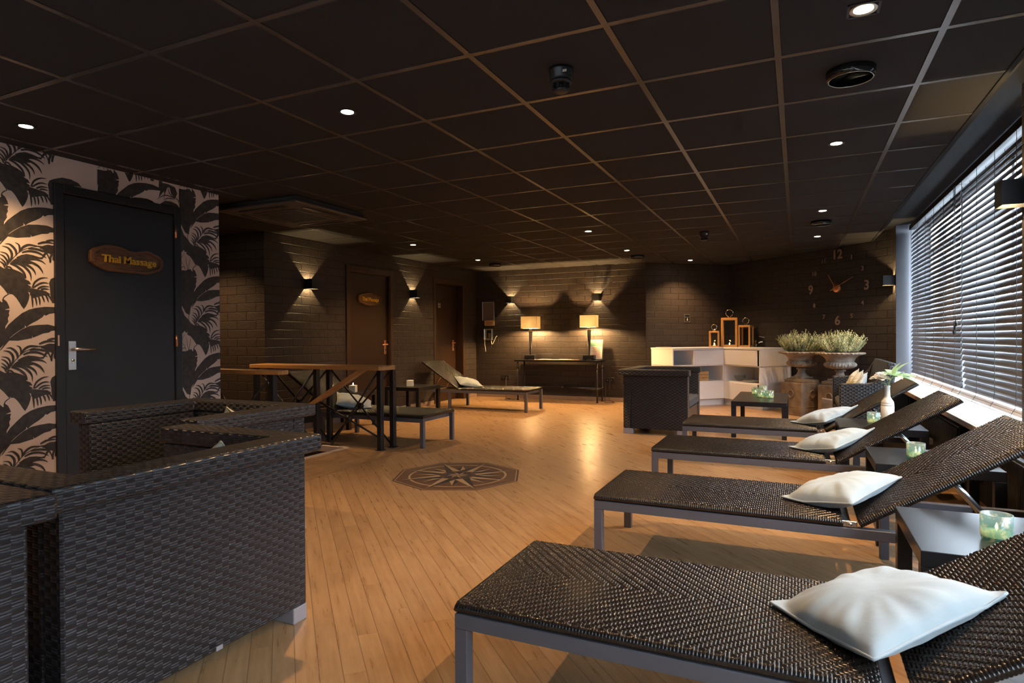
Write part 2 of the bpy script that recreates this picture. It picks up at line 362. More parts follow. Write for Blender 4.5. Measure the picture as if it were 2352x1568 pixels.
def translucent(name,c,c2,w):
    m=bpy.data.materials.new(name); m.use_nodes=True; nt=m.node_tree; nt.nodes.clear()
    o=nt.nodes.new('ShaderNodeOutputMaterial'); a=nt.nodes.new('ShaderNodeBsdfTranslucent'); b=nt.nodes.new('ShaderNodeBsdfDiffuse'); x=nt.nodes.new('ShaderNodeMixShader')
    a.inputs[0].default_value=(*c2,1); b.inputs[0].default_value=(*c,1); x.inputs[0].default_value=w
    nt.links.new(b.outputs[0],x.inputs[1]); nt.links.new(a.outputs[0],x.inputs[2]); nt.links.new(x.outputs[0],o.inputs[0]); return m
M['petal']=translucent('white_petal',(.92,.91,.86),(.95,.92,.85),.45); M['leaf_vase']=translucent('lambs_ear',(.55,.68,.46),(.5,.68,.35),.4)
SKY=42.0; EXPO=0.0
WP=[[(-125,241),(-93,247),(-54,246),(-22,234),(-2,223),(11,212),(18,194),(7,191),(33,178),(44,158),(23,157),(47,141),(32,132),(41,103),(26,110),(34,90),(30,64),(22,39),(12,17),(0,0),(-13,20),(-24,41),(-38,65),(-53,83),(-60,89),(-74,90),(-93,109),(-94,129),(-102,127),(-115,146),(-122,157),(-117,162),(-127,166)],[(-221,390),(-202,353),(-190,321),(-158,294),(-136,265),(-114,251),(-81,232),(-62,176),(-83,86),(-109,124),(-137,156),(-169,172),(-166,190),(-179,185),(-191,201),(-210,181),(-226,163),(-224,384)],[(-129,-171),(-108,-135),(-83,-97),(-47,-60),(-10,-25),(31,-1),(69,11),(123,20),(178,20),(230,9),(275,-16),(234,-13),(177,-19),(146,-25),(126,-38),(116,-32),(106,-47),(75,-70),(52,-83),(30,-98),(15,-113),(4,-100),(6,-113),(-22,-132),(-52,-155),(-73,-175),(-95,-204),(-130,-244),(-151,-264)],[(-109,-220),(-84,-188),(-48,-155),(-11,-126),(33,-104),(83,-97),(137,-94),(176,-104),(220,-132),(249,-163),(208,-137),(176,-133),(154,-136),(144,-146),(109,-152),(51,-179),(43,-168),(46,-182),(6,-190),(-34,-198),(-81,-196),(-99,-220),(-123,-252),(-134,-260)],[(-108,698),(-92,684),(-82,662),(-76,643),(-106,633),(-76,632),(-82,610),(-78,602),(-87,580),(-84,560),(-100,531),(-103,502),(-117,476),(-128,422),(-137,375),(-145,328),(-177,340),(-202,382),(-223,418),(-232,496),(-222,554),(-215,613),(-186,653),(-154,694),(-134,681),(-120,669)],[(-137,57),(-170,27),(-202,-2),(-218,-33),(-224,-72),(-227,-110),(-214,-140),(-193,-157),(-161,-162),(-128,-122),(-105,-62),(-99,17)],[(-228,38),(-181,39),(-155,47),(-126,30),(-149,-24),(-229,-70)],[(-39,321),(-10,339),(20,349),(57,345),(91,336),(114,339),(110,324),(80,326),(49,319),(34,302),(5,303),(-25,304)],[(-21,305),(34,302),(49,289),(19,282),(-7,292)],[(96,397),(135,412),(186,426),(194,392),(158,361),(130,377)],[(32,136),(55,133),(93,127),(128,121),(151,105),(145,90),(112,92),(77,79),(54,72),(36,90)],[(234,159),(258,52),(304,53),(363,39),(382,-6),(361,-46),(329,-17),(316,29),(297,25),(277,-27),(267,-77),(271,-5),(225,-68),(239,-12),(226,9)],[(146,174),(156,201),(184,218),(233,238),(287,238),(333,224),(358,199),(337,202),(294,194),(257,165),(223,118),(198,73),(184,47),(162,46),(158,71),(153,97),(151,140)],[(237,-112),(276,-81),(328,-77),(381,-91),(407,-129),(367,-118),(315,-116),(276,-123)]]
WS=[(14,[(-151,338),(-155,303),(-146,281)]),(20,[(-115,47),(-106,69),(-88,85),(-74,92)]),(13,[(-158,38),(-167,95),(-179,157)]),(13,[(-155,39),(-145,97),(-134,156)]),(9,[(-224,115),(-193,81),(-174,43)]),(9,[(-217,124),(-204,154),(-185,179)]),(14,[(-225,49),(-193,69),(-181,39)]),(16,[(-99,245),(-72,289),(-43,329),(-13,362),(28,386),(81,403),(119,402)]),(46,[(-37,332),(-39,359),(-53,382),(-74,398),(-99,396)]),(34,[(-21,352),(-18,378),(-24,402),(-45,413)]),(46,[(-70,293),(-61,327),(-66,355),(-85,376),(-115,382)]),(34,[(-79,282),(-78,313),(-92,338),(-125,346)]),(34,[(-85,271),(-89,299),(-107,322),(-126,330)]),(34,[(-92,262),(-100,286),(-126,310)]),(34,[(-99,251),(-107,273),(-128,289)]),(46,[(-15,360),(-2,386),(28,406),(62,407),(102,402)]),(46,[(-6,354),(31,368),(76,366),(111,351),(134,333)]),(46,[(-72,279),(-40,268),(-7,242),(9,218),(16,194)]),(46,[(-68,287),(-10,277),(26,247),(41,217),(43,179)]),(46,[(-61,295),(-7,288),(38,269),(62,244),(70,217)]),(46,[(-54,301),(30,302),(79,282),(102,256),(113,232)]),(46,[(-46,308),(12,313),(64,321),(103,312),(129,293)]),(34,[(-90,258),(-72,256),(-54,237)]),(34,[(-93,254),(-86,242),(-90,234)]),(46,[(28,384),(65,386),(103,380),(134,367),(157,309)]),(34,[(81,405),(119,402),(150,386),(174,350)]),(44,[(83,420),(127,437),(186,434)]),(44,[(131,444),(167,454),(195,448)]),(44,[(96,394),(143,416),(194,409)]),(44,[(111,336),(130,367),(186,404)]),(44,[(155,307),(158,348),(186,399)]),(44,[(102,404),(143,405),(194,398)]),(44,[(173,324),(178,359),(194,392)]),(36,[(49,137),(65,176),(101,203),(142,208)]),(36,[(55,138),(89,166),(117,175),(144,172)]),(36,[(78,133),(108,150),(149,151)]),(36,[(97,130),(120,136),(149,133)]),(34,[(43,99),(49,54),(50,9)]),(34,[(62,91),(70,57),(73,23)]),(34,[(83,88),(90,58),(91,28)]),(34,[(100,98),(112,72),(118,47)]),(34,[(123,99),(135,74),(141,48)]),(34,[(137,100),(152,79),(160,58)]),(24,[(361,-46),(277,-39),(206,-86)]),(24,[(361,-46),(316,-19),(300,31)]),(24,[(361,-46),(342,-2),(323,36)]),(24,[(368,-45),(356,13),(343,47)]),(24,[(361,-52),(302,-58),(263,-78)]),(24,[(368,-45),(388,-59),(398,-94)])]
# ------------------------------------------------------------------ ROOM
H=2.305; XL=-5.42; XP=-4.41; YB=10.15; XR=1.09
HX0,HX1,HY0,HY1=-5.42,-4.10,4.14,4.93     # stair opening
fl=MB()
for lo,hi in (((-7.1,-2.4,-.06),(HX0,11.4,0)),((HX1,-2.4,-.06),(1.5,11.4,0)),((HX0,-2.4,-.06),(HX1,HY0,0)),((HX0,HY1,-.06),(HX1,11.4,0))): fl.box(lo,hi)
floor=struct('floor',fl,M['floor'])
# compass inlay (flush medallion in the floor)
cp=MB(); cx,cy=-2.46,4.28
def ring(r0,r1,n,z,m,rot=0):
    vs=[];fs=[]
    for i in range(n):
        a=2*PI*i/n+rot
        vs+= [(cx+r0*math.cos(a),cy+r0*math.sin(a),z),(cx+r1*math.cos(a),cy+r1*math.sin(a),z)]
    for i in range(n):
        j=(i+1)%n; fs.append((2*i,2*i+1,2*j+1,2*j))
    cp.add(vs,fs,m)
def disc(r,n,z,m,rot=0):
    cp.add([(cx+r*math.cos(2*PI*i/n+rot),cy+r*math.sin(2*PI*i/n+rot),z) for i in range(n)],[tuple(range(n))],m)
disc(.523,8,.0006,0); ring(.515,.523,8,.0008,1); ring(.498,.506,8,.0008,2)
ring(.372,.390,64,.0008,2)
def star(n,rot,ro,ri,z,m1,m2):
    for i in range(n):
        a=2*PI*i/n+rot; b=a+PI/n; c=a-PI/n
        tip=(cx+ro*math.cos(a),cy+ro*math.sin(a),z); o=(cx,cy,z)
        cp.add([o,(cx+ri*math.cos(c),cy+ri*math.sin(c),z),tip],[(0,1,2)],m1); cp.add([o,tip,(cx+ri*math.cos(b),cy+ri*math.sin(b),z)],[(0,1,2)],m2)
star(8,PI/8,.345,.15,.0010,2,1); star(8,0,.475,.155,.0012,2,1); ring(.105,.15,8,.0014,0,PI/8); star(8,PI/8,.150,.09,.0015,1,1)
disc(.10,8,.0016,1); star(8,0,.10,.05,.0018,2,0)
obj('compass_medallion',cp,[M['inlay_brown'],M['inlay_dark'],M['inlay_light']],floor,label='octagonal inlaid compass star in dark and pale wood')
# stairs in the opening
sm=MB()
for k in range(5): sm.box((HX0-.3,HY0,-.18*(k+2)),(HX1-.02-.25*k,HY1,-.18*(k+1)))
struct('stair_1',sm,M['floor'])
sw=MB(); sw.box((-7.1,HY0-.05,-1.2),(HX1,HY0,-.06)); sw.box((-7.1,HY1,-1.2),(HX1,HY1+.05,-.06)); sw.box((HX1,HY0,-1.2),(HX1+.05,HY1,-.06)); sw.box((-5.9,HY0,-1.2),(-5.85,HY1,-.06)); sw.box((-7.1,HY0,-1.3),(HX1,HY1,-1.2))
struct('wall_stairwell',sw,M['dark'])
nz=MB(); nz.box((HX1-.03,HY0,-.03),(HX1+.03,HY1,.003),.002); nz.box((HX0,HY1-.012,-.06),(HX1,HY1+.02,.004),.002); nz.box((HX0,HY0-.02,-.06),(HX1,HY0+.012,.004),.002)
struct('trim_stair',nz,M['nosing'])
# ceiling: tiles + recessed bars
ce=MB(); X0c=.5266; Y0c=2.3384
xs=[X0c-.6*k for k in range(-0,13)]; ys=[Y0c+.6*k for k in range(-9,16)]
xe=[.895]+xs
for i in range(len(xe)-1):
    for j in range(len(ys)-1):
        a=xe[i+1]+.012; bq=xe[i]-(.012 if i else .0)
        ce.box((a,ys[j]+.012,H+.001),(bq,ys[j+1]-.012,H+.03),.004)
for x in xs: ce.box((x-.0125,ys[0],H-.0015),(x+.014,ys[-1],H+.035),0,1)
for y in ys: ce.box((xs[-1],y-.0125,H-.001),(.895,y+.014,H+.034),0,1)
ce.box((-7.2,-3.2,H+.036),(.9,11.6,H+.12),0,0)
ceiling=struct('ceiling',ce,[M['tile'],M['tbar']])
so=MB(); so.box((.895,-3.2,2.42),(1.60,11.6,2.52)); 
struct('ceiling_window',so,M['trimblack'])
tr=MB(); tr.box((.872,-3.0,H-.006),(.897,9.28,H+.03),.002); tr.box((.897,-3.0,H+.01),(.905,9.28,2.43),.002); tr.box((.915,-3.0,2.33),(.93,9.28,2.42),.002)
struct('trim_ceiling_edge',tr,M['trimblack'])
# walls
wl=MB()
for y0,y1 in ((5.13,6.50),(7.545,8.67),(9.71,10.35)): wl.box((XL-.25,y0,0),(XL,y1,H+.05))
wl.box((XL-.25,6.50,2.075),(XL,7.545,H+.05)); wl.box((XL-.25,8.67,2.08),(XL,9.71,H+.05))
wl.box((XL-.45,6.4,-.02),(XL-.26,9.8,H))
struct('wall_left',wl,M['brick'])
wr=MB(); wr.box((-7.1,5.13,-1.2),(XL-.25,5.4,H+.05)); wr.box((XL-.25,5.13,-1.2),(XL,5.4,-.0005)); struct('wall_stair_return',wr,M['brick'])
wb=MB(); wb.box((XL-.3,YB,0),(-2.26,YB+.25,H+.05)); struct('wall_back',wb,M['brick'])
def slab(p,q,th,mname,name,z0=0,z1=H+.05):
    p=Vector(p);q=Vector(q); L=(q-p).length; a=math.atan2(q.y-p.y,q.x-p.x)
    mb=MB(); mb.box((0,0,z0),(L,th,z1)); o=struct(name,mb,M[mname]); o.location=(p.x,p.y,0); o.rotation_euler=(0,0,a); return o
C0=(-2.261,10.172);C1=(-1.055,11.17);C2=(1.09,9.05)
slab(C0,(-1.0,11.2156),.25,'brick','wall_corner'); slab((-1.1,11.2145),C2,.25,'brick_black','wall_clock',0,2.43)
# window wall: piers, below sill, far reveal
ww=MB(); WX=1.25
ww.box((XR,8.78,0),(1.6,9.4,2.43)); ww.box((XR,3.55,0),(1.6,4.12,2.43)); ww.box((XR,-3.0,0),(1.6,-2.2,2.43))
ww.box((XR,4.12,0),(1.6,8.78,.545)); ww.box((XR,-2.2,0),(1.6,3.55,.545))
struct('wall_right',ww,M['reveal'])
rv=MB(); rv.box((XR+.002,8.766,.585),(1.6,8.781,2.42)); rv.box((XR+.002,4.119,.585),(1.6,4.134,2.42))
pw=MB(); pw.box((XR-.004,8.77,0),(XR,9.055,2.42)); pw.box((XR-.004,3.54,0),(XR,4.13,2.42)); 
struct('trim_pier',pw,M['brick'])
si=MB()
for y0,y1 in ((4.12,8.78),(-2.2,3.55)):
    si.box((.925,y0,.545),(1.42,y1,.58),.003); si.box((.905,y0,.543),(.925,y1,.578),.002,1)
struct('trim_sill',si,[M['sill'],M['sill_edge']])
# wallpaper wall with printed palm leaves (door opening cut)
DY0,DY1,DZ=2.425,3.325,2.12
def clip(poly,axis,val,keep_less):
    out=[]; n=len(poly)
    for i in range(n):
        a=poly[i]; b=poly[(i+1)%n]
        ia=(a[axis]<=val) if keep_less else (a[axis]>=val); ib=(b[axis]<=val) if keep_less else (b[axis]>=val)
        if ia: out.append(a)
        if ia!=ib:
            t=(val-a[axis])/(b[axis]-a[axis]); out.append(tuple(a[k]+t*(b[k]-a[k]) for k in (0,1)))
    return out
wp=MB(); YE=3.692; YW0=-2.6
wp.box((XP-.14,YW0,0),(XP,DY0,H+.05)); wp.box((XP-.14,DY1,-1.2),(XP,YE,H+.05)); wp.box((XP-.14,DY0,DZ),(XP,DY1,H+.05))
def leafstroke(w,pts):
    # smooth the path, taper both ends
    P=[Vector((p[0],p[1],0)) for p in pts]; Q=[]
    n=len(P)
    for i in range(n-1):
        p0=P[max(i-1,0)];p1=P[i];p2=P[i+1];p3=P[min(i+2,n-1)]
        for k in range(4):
            t=k/4; Q.append(.5*((2*p1)+(p2-p0)*t+(2*p0-5*p1+4*p2-p3)*t*t+(3*p1-p0-3*p2+p3)*t**3))
    Q.append(P[-1]); L=[];R=[]; N=len(Q)
    for i,q in enumerate(Q):
        d=(Q[min(i+1,N-1)]-Q[max(i-1,0)]); d.normalize(); nrm=Vector((-d.y,d.x,0)); s=i/(N-1)
        h=w*.32*(math.sin(PI*min(1,.18+.82*s))**.8)*.5
        L.append(q+nrm*h); R.append(q-nrm*h)
    return L,R
base=[]
for p in WP: base.append(p)
sid=[]
for si_,(w,pts) in enumerate(WS):
    L,R=leafstroke(w,pts)
    for i in range(len(L)-1): base.append([(L[i].x,L[i].y),(L[i+1].x,L[i+1].y),(R[i+1].x,R[i+1].y),(R[i].x,R[i].y)]); sid.append(si_)
cols=[(3.553,.963),(2.929,.963),(2.241,1.293),(1.60,1.293),(.95,.963),(.30,.963),(-.35,1.293),(-1.0,1.293),(-1.65,.963),(-2.3,.963),(4.18,.963)]
rects=[(YW0,DY0,0,H),(DY1,YE,0,H),(DY0,DY1,DZ,H)]
bmw=bmesh.new()
for cyy,cz in cols:
    for k in range(-3,4):
        for bi,bp in enumerate(base):
            q0=[(cyy+a/1000,cz+.64*k+c/1000) for a,c in bp]
            off_=.0003+(.00004*bi if bi<len(WP) else .00004*len(WP)+.00002*sid[bi-len(WP)])
            ymn=min(q[0] for q in q0); ymx=max(q[0] for q in q0); zmn=min(q[1] for q in q0); zmx=max(q[1] for q in q0)
            if ymx<.8: continue
            for (ya,yb,za,zb) in rects:
                if ymx<ya or ymn>yb or zmx<za or zmn>zb: continue
                q=q0
                if ymn<ya: q=clip(q,0,ya,False)
                if ymx>yb and q: q=clip(q,0,yb,True)
                if zmn<za and q: q=clip(q,1,za,False)
                if zmx>zb and q: q=clip(q,1,zb,True)
                if len(q)<3: continue
                try: bmw.faces.new([bmw.verts.new((XP+off_,a,c)) for a,c in q])
                except Exception: pass
bmw.normal_update(); bmesh.ops.triangulate(bmw,faces=[f for f in bmw.faces if len(f.verts)>4])
bmw.verts.index_update()
wp.add([v.co[:] for v in bmw.verts],[[v.index for v in f.verts] for f in bmw.faces],1); bmw.free()
struct('wall_wallpaper',wp,[M['paper_wall'],M['paper_leaf']])
we=MB(); we.box((-7.1,3.55,-1.2),(XP-.14,3.692,H+.05)); we.box((-7.2,3.55,-1.2),(-7.1,5.4,H+.05)); we.box((XP-.5,2.2,0),(XP-.4,3.5,H)); struct('wall_stair_side',we,M['dark'])
wf=MB(); wf.box((XP-.2,-2.75,0),(1.6,-2.6,H+.2)); struct('wall_front',wf,M['brick'])
# skirtings
for nm,lo,hi in (('back',(XL,YB-.014,0),(-2.275,YB,.066)),('left',(XL,9.78,0),(XL+.014,YB-.015,.066)),('left_mid',(XL,7.56,0),(XL+.014,8.655,.066)),('left_near',(XL,5.14,0),(XL+.014,6.48,.066))):
    mb=MB(); mb.box(lo,hi,.003); struct('baseboard_'+nm,mb,M['skirt'])
# ---- doors
def leverset(parent,x,y,z0,z1,mname,sgn=1,zz=None):
    m=MB(); m.box((x,y-.0245,z0),(x+.008,y+.0245,z1),.003); 
    p=obj('handle_plate',m,M[mname],parent)
    zl=zz if zz else z0+.145
    h=MB(); h.tube([(x+.006,y,zl),(x+.05,y,zl),(x+.055,y+sgn*.012,zl),(x+.055,y+sgn*.12,zl-.004)],[.011,.010,.010,.008],12); obj('lever',h,M[mname],p)
    k=MB(); k.cyl((x+.006,y,zl-.075),(x+.016,y,zl-.075),.0085,14); k.box((x+.006,y-.005,zl-.095),(x+.012,y+.005,zl-.075)); obj('lock_cylinder',k,M['steel'],p)
    return p
def doorframe(parent,y0,y1,z,w,x0,x1,mname):
    m=MB(); m.box((x0,y0,0),(x1,y0+w,z),.004); m.box((x0,y1-w,0),(x1,y1,z),.004); m.box((x0,y0+w,z-w),(x1,y1-w,z),.004); return obj('door_frame',m,M[mname],parent)
def thinframe(mb,y0,y1,z,w,x0,x1):
    mb.box((x0,y0,0),(x1,y0+w,z),.003); mb.box((x0,y1-w,0),(x1,y1,z),.003); mb.box((x0,y0+w,z-w),(x1,y1-w,z),.003)
def door(name,y0,y1,fw,z,xf0,xf1,ly0,ly1,lz,lx0,lx1,fm,lm,label):
    t=link(bpy.data.objects.new(name,None)); t['kind']='structure'
    doorframe(t,y0,y1,z,fw,xf0,xf1,fm)
    m=MB(); m.box((lx0,ly0,.008),(lx1,ly1,lz),.003); obj('door_leaf',m,M[lm],t); return t
d1=door('door_1',2.417,3.330,.058,2.125,XP-.13,XP+.018,2.477,3.272,2.063,XP-.045,XP+.004,'door_black','door_black','')
leverset(d1,XP+.004,2.520,.897,1.091,'alu',1,1.036)
for z in (1.93,1.085): 
    m=MB(); m.cyl((XP+.02,3.278,z-.045),(XP+.02,3.278,z+.045),.0085,12); obj('hinge',m,M['copper'],d1)
m=MB(); m.box((XP+.018,2.425,1.06),(XP+.021,2.435,1.13)); obj('strike_plate',m,M['copper'],d1)
d2=door('door_2',6.50,7.545,.075,2.075,XL-.12,XL+.02,6.58,7.462,1.995,XL-.075,XL-.03,'door_frame_wood','door_wood','')
m=MB(); thinframe(m,6.565,7.48,2.012,.022,XL-.03,XL+.008); obj('door_stop',m,M['door_frame_wood'],d2)
leverset(d2,XL-.03,7.39,.86,1.06,'copper',-1,1.0)
for z in (1.84,1.0):
    m=MB(); m.cyl((XL-.012,6.60,z-.05),(XL-.012,6.60,z+.05),.009,12); obj('hinge',m,M['steel'],d2)
d3=door('door_3',8.67,9.71,.07,2.08,XL-.2,XL+.012,8.745,9.635,2.005,XL-.17,XL-.13,'door_frame_wood','door_wood','')
leverset(d3,XL-.13,9.52,.86,1.05,'copper',-1,1.0)
# timber slab signs
def slabsign(name,label,pts,th,loc,letters,size,lab2,grp):
    t=thing(name,label,'sign',loc,0,grp)
    n=len(pts); mb=MB(); rim=[(p[0]*.985,p[1]*.97) for p in pts]; inn=[(p[0]*.90,p[1]*.80) for p in pts]; inn2=[(p[0]*.88,p[1]*.74) for p in pts]
    L=[[(0,)+tuple(p) for p in pts],[(th*.75,)+tuple(p) for p in pts],[(th,)+tuple(p) for p in rim],[(th*.98,)+tuple(p) for p in inn],[(th*.6,)+tuple(p) for p in inn2]]
    vs=[q for l in L for q in l]; fs=[]
    for k in range(4):
        for i in range(n): j=(i+1)%n; fs.append((k*n+i,k*n+j,(k+1)*n+j,(k+1)*n+i))
    fs.append(tuple(range(4*n,5*n))); fs.append(tuple(range(n))[::-1]); mb.add(vs,fs)
    obj('slab',mb,M['slab_wood'],t)
    tv,tf=textmesh(letters,size,.006,size*.022); tw=max(v[0] for v in tv)-min(v[0] for v in tv); tv=[(v[0]*lab2/tw,v[1],v[2]) for v in tv]; mt=MB(); R=Matrix(((0,0,1),(1,0,0),(0,1,0))).to_4x4()
    mt.add([R@Vector(p)+Vector((th*.6+.0065,.01,-.004)) for p in tv],tf); obj('lettering',mt,M['yellow_letter'],t)
    return t
def outline(a,b,fn,n=56): return [(a*math.cos(2*PI*i/n)*fn(2*PI*i/n)[0],b*math.sin(2*PI*i/n)*fn(2*PI*i/n)[1]) for i in range(n)]
def sq(e): return lambda t:(abs(math.cos(t))**e if abs(math.cos(t))>1e-6 else 0, abs(math.sin(t))**e if abs(math.sin(t))>1e-6 else 0)
o1=[]
for i in range(64):
    t=2*PI*i/64; c,s_=math.cos(t),math.sin(t); x=.267*math.copysign(abs(c)**.72,c); y=.093*math.copysign(abs(s_)**.72,s_)
    if s_>0: y-=.022*math.exp(-((x-.03)/.07)**2); y+= .006 if x<-.05 else -.004
    y+=.003*math.sin(7*t)+ (.002*math.sin(13*t)); o1.append((x,y))
slabsign('door_sign','large brown timber slab sign reading Thai Massage on the black door in the wallpaper',o1,.03,(XP+.006,2.897,1.668),'Thai Massage',.070,.395,None)
o2=[]
for i in range(56):
    t=2*PI*i/56; c,s_=math.cos(t),math.sin(t); x=.25*math.copysign(abs(c)**.85,c); y=.086*math.copysign(abs(s_)**.85,s_); x+= .03 if (c>.9 and s_>0) else 0
    o2.append((x,y+.004*math.sin(5*t)))
slabsign('door_sign','small oval timber sign reading Thai Massage on the brown wooden door',o2,.03,(XL-.028,7.02,1.636),'Thai Massage',.075,.37,None)
t=thing('door_plate','small square pale name plate on the dark door beside the phone','sign',(XL-.128,9.06,1.64)); m=MB(); m.box((0,-.042,-.042),(.006,.042,.042),.002); obj('plate',m,M['alu'],t)
m=MB()
m.box((.0062,-.024,-.005),(.0072,.024,.004)); obj('lettering',m,M['text_dark'],t)
# ---- windows, frames, blinds
for wi,(y0,y1) in enumerate(((4.12,8.78),(-2.2,3.55))):
    t=link(bpy.data.objects.new('window_%d'%(wi+1),None)); t['kind']='structure'
    m=MB(); n=3
    m.box((1.44,y0,.58),(1.51,y1,.65)); m.box((1.44,y0,2.34),(1.51,y1,2.43))
    for i in range(n+1):
        y=y0+(y1-y0)*i/n; m.box((1.44,y-.035,.58),(1.51,y+.035,2.43))
    m.box((1.445,y0,2.02),(1.505,y1,2.07))
    obj('window_frame',m,M['winframe'],t)
    g=MB(); g.add([(1.475,y0,.6),(1.475,y1,.6),(1.475,y1,2.42),(1.475,y0,2.42)],[(0,1,2,3)]); obj('window_pane',g,M['pane'],t)
    lb=MB(); lb.box((1.42,y0,.4),(1.6,y1,.58)); lb.box((1.42,y0,2.43),(1.6,y1,2.5)); obj('window_lintel',lb,M['reveal'],t)
def blind(y0,y1,label,shiftlow=0,grp='venetian blinds across the window'):
    t=thing('venetian_blind',label,'blind',(WX,0,0),0,grp); th=math.radians(68.5); w=.052; pitch=.0478; z=.665; m=MB(); k=0
    hw=w/2
    while z<2.335:
        dy=0
        if shiftlow and z<1.0: dy=shiftlow*((1.0-z)/.34)*(1+.25*math.sin(k*2.1))
        tt=th+math.radians(rnd.uniform(-1.2,1.2)); prof=[]
        for q in range(5):
            s=-hw+w*q/4; crown=.0045*(1-(s/hw)**2)
            prof.append((s*math.cos(tt)-crown*math.sin(tt)*1.0, s*math.sin(tt)+crown*math.cos(tt)))
        vs=[];fs=[]
        for yy in (y0+(dy if dy>0 else 0),y1+(dy if dy<0 else 0)):
            for a,c in prof: vs.append((a,yy,z+c))
        for q in range(4): fs.append((q,q+1,5+q+1,5+q))
        m.add(vs,fs,0,True); z+=pitch; k+=1
    so_=obj('slats',m,M['slat'],t); sl=so_.modifiers.new('s','SOLIDIFY'); sl.thickness=.0016
    m=MB(); m.box((-.03,y0,2.345),(.03,y1,2.40),.003); obj('headrail',m,M['trimblack'],t)
    m=MB(); m.box((-.026,y0,.612),(.026,y1,.632),.004); m.box((-.034,y0,.59),(-.006,y1,.612),.004); obj('bottom_rail',m,M['rail_white'],t)
    n=max(2,int((y1-y0)/.42)); 
    for i in range(n+1):
        yy=y0+.12+(y1-y0-.24)*i/n; c=MB(); c.tube([(-.028,yy,2.35),(-.030,yy,.70),(-.034,yy,.64),(-.05,yy+.015,.60),(-.058,yy+.02,.594),(-.05,yy+.02,.588)],.0017,6); c.tube([(.028,yy,2.35),(.028,yy,.62)],.002,6); obj('ladder_cord',c,M['cord'],t)
    return t
blind(6.268,8.74,'grey slatted window blind on the far half, beside the clock wall')
blind(4.16,6.26,'grey slatted window blind on the near half, its lowest slats pushed aside',-.10)
b3=blind(-2.15,3.5,'grey slatted window blind behind the pier, nearest the camera')
t=thing('blind_pull_cord','thin dark pull cords with knots hanging in front of the blinds','cord',(WX-.05,6.25,0))
for dy in (0,.035,.07):
    c=MB(); c.tube([(0,dy,2.34),(0,dy,1.28-dy),(.004,dy,1.2-dy)],.002,6); obj('pull_cord',c,M['black_plastic'],t)
    c=MB(); c.lathe([(0,0),(.010,.006),(.012,.03),(.006,.05),(0,.052)],12,0,Matrix.Translation((.004,dy,1.16-dy))); obj('cord_knob',c,M['black_plastic'],t)
# radiators under the sill
def radiator(y0,y1,z0,z1,label):
    t=thing('radiator',label,'radiator',(.985,0,0),0,'radiators under the window sill'); m=MB(); m.box((0,y0,z0),(.07,y1,z1),.004)
    y=y0+.012
    while y<y1-.02: m.box((-.012,y,z0+.02),(0,y+.013,z1-.012),.003); y+=.0245
    obj('panel',m,M['radiator'],t)
    for a in (y0+.1,y1-.16): m=MB(); m.box((.0705,a,z0+.1),(.103,a+.06,z1-.1)); obj('bracket',m,M['radiator'],t)
    for a in (y0+.05,y1-.05): m=MB(); m.cyl((.03,a,0),(.03,a,z0-.0005),.01,10); obj('pipe',m,M['radiator'],t)
radiator(5.03,6.55,.10,.475,'black ribbed radiator under the sill between the second and third loungers from the far end')
radiator(7.05,8.5,.10,.50,'black ribbed radiator under the sill beside the loveseat')
radiator(1.9,4.4,.10,.475,'black ribbed radiator under the sill nearest the camera')
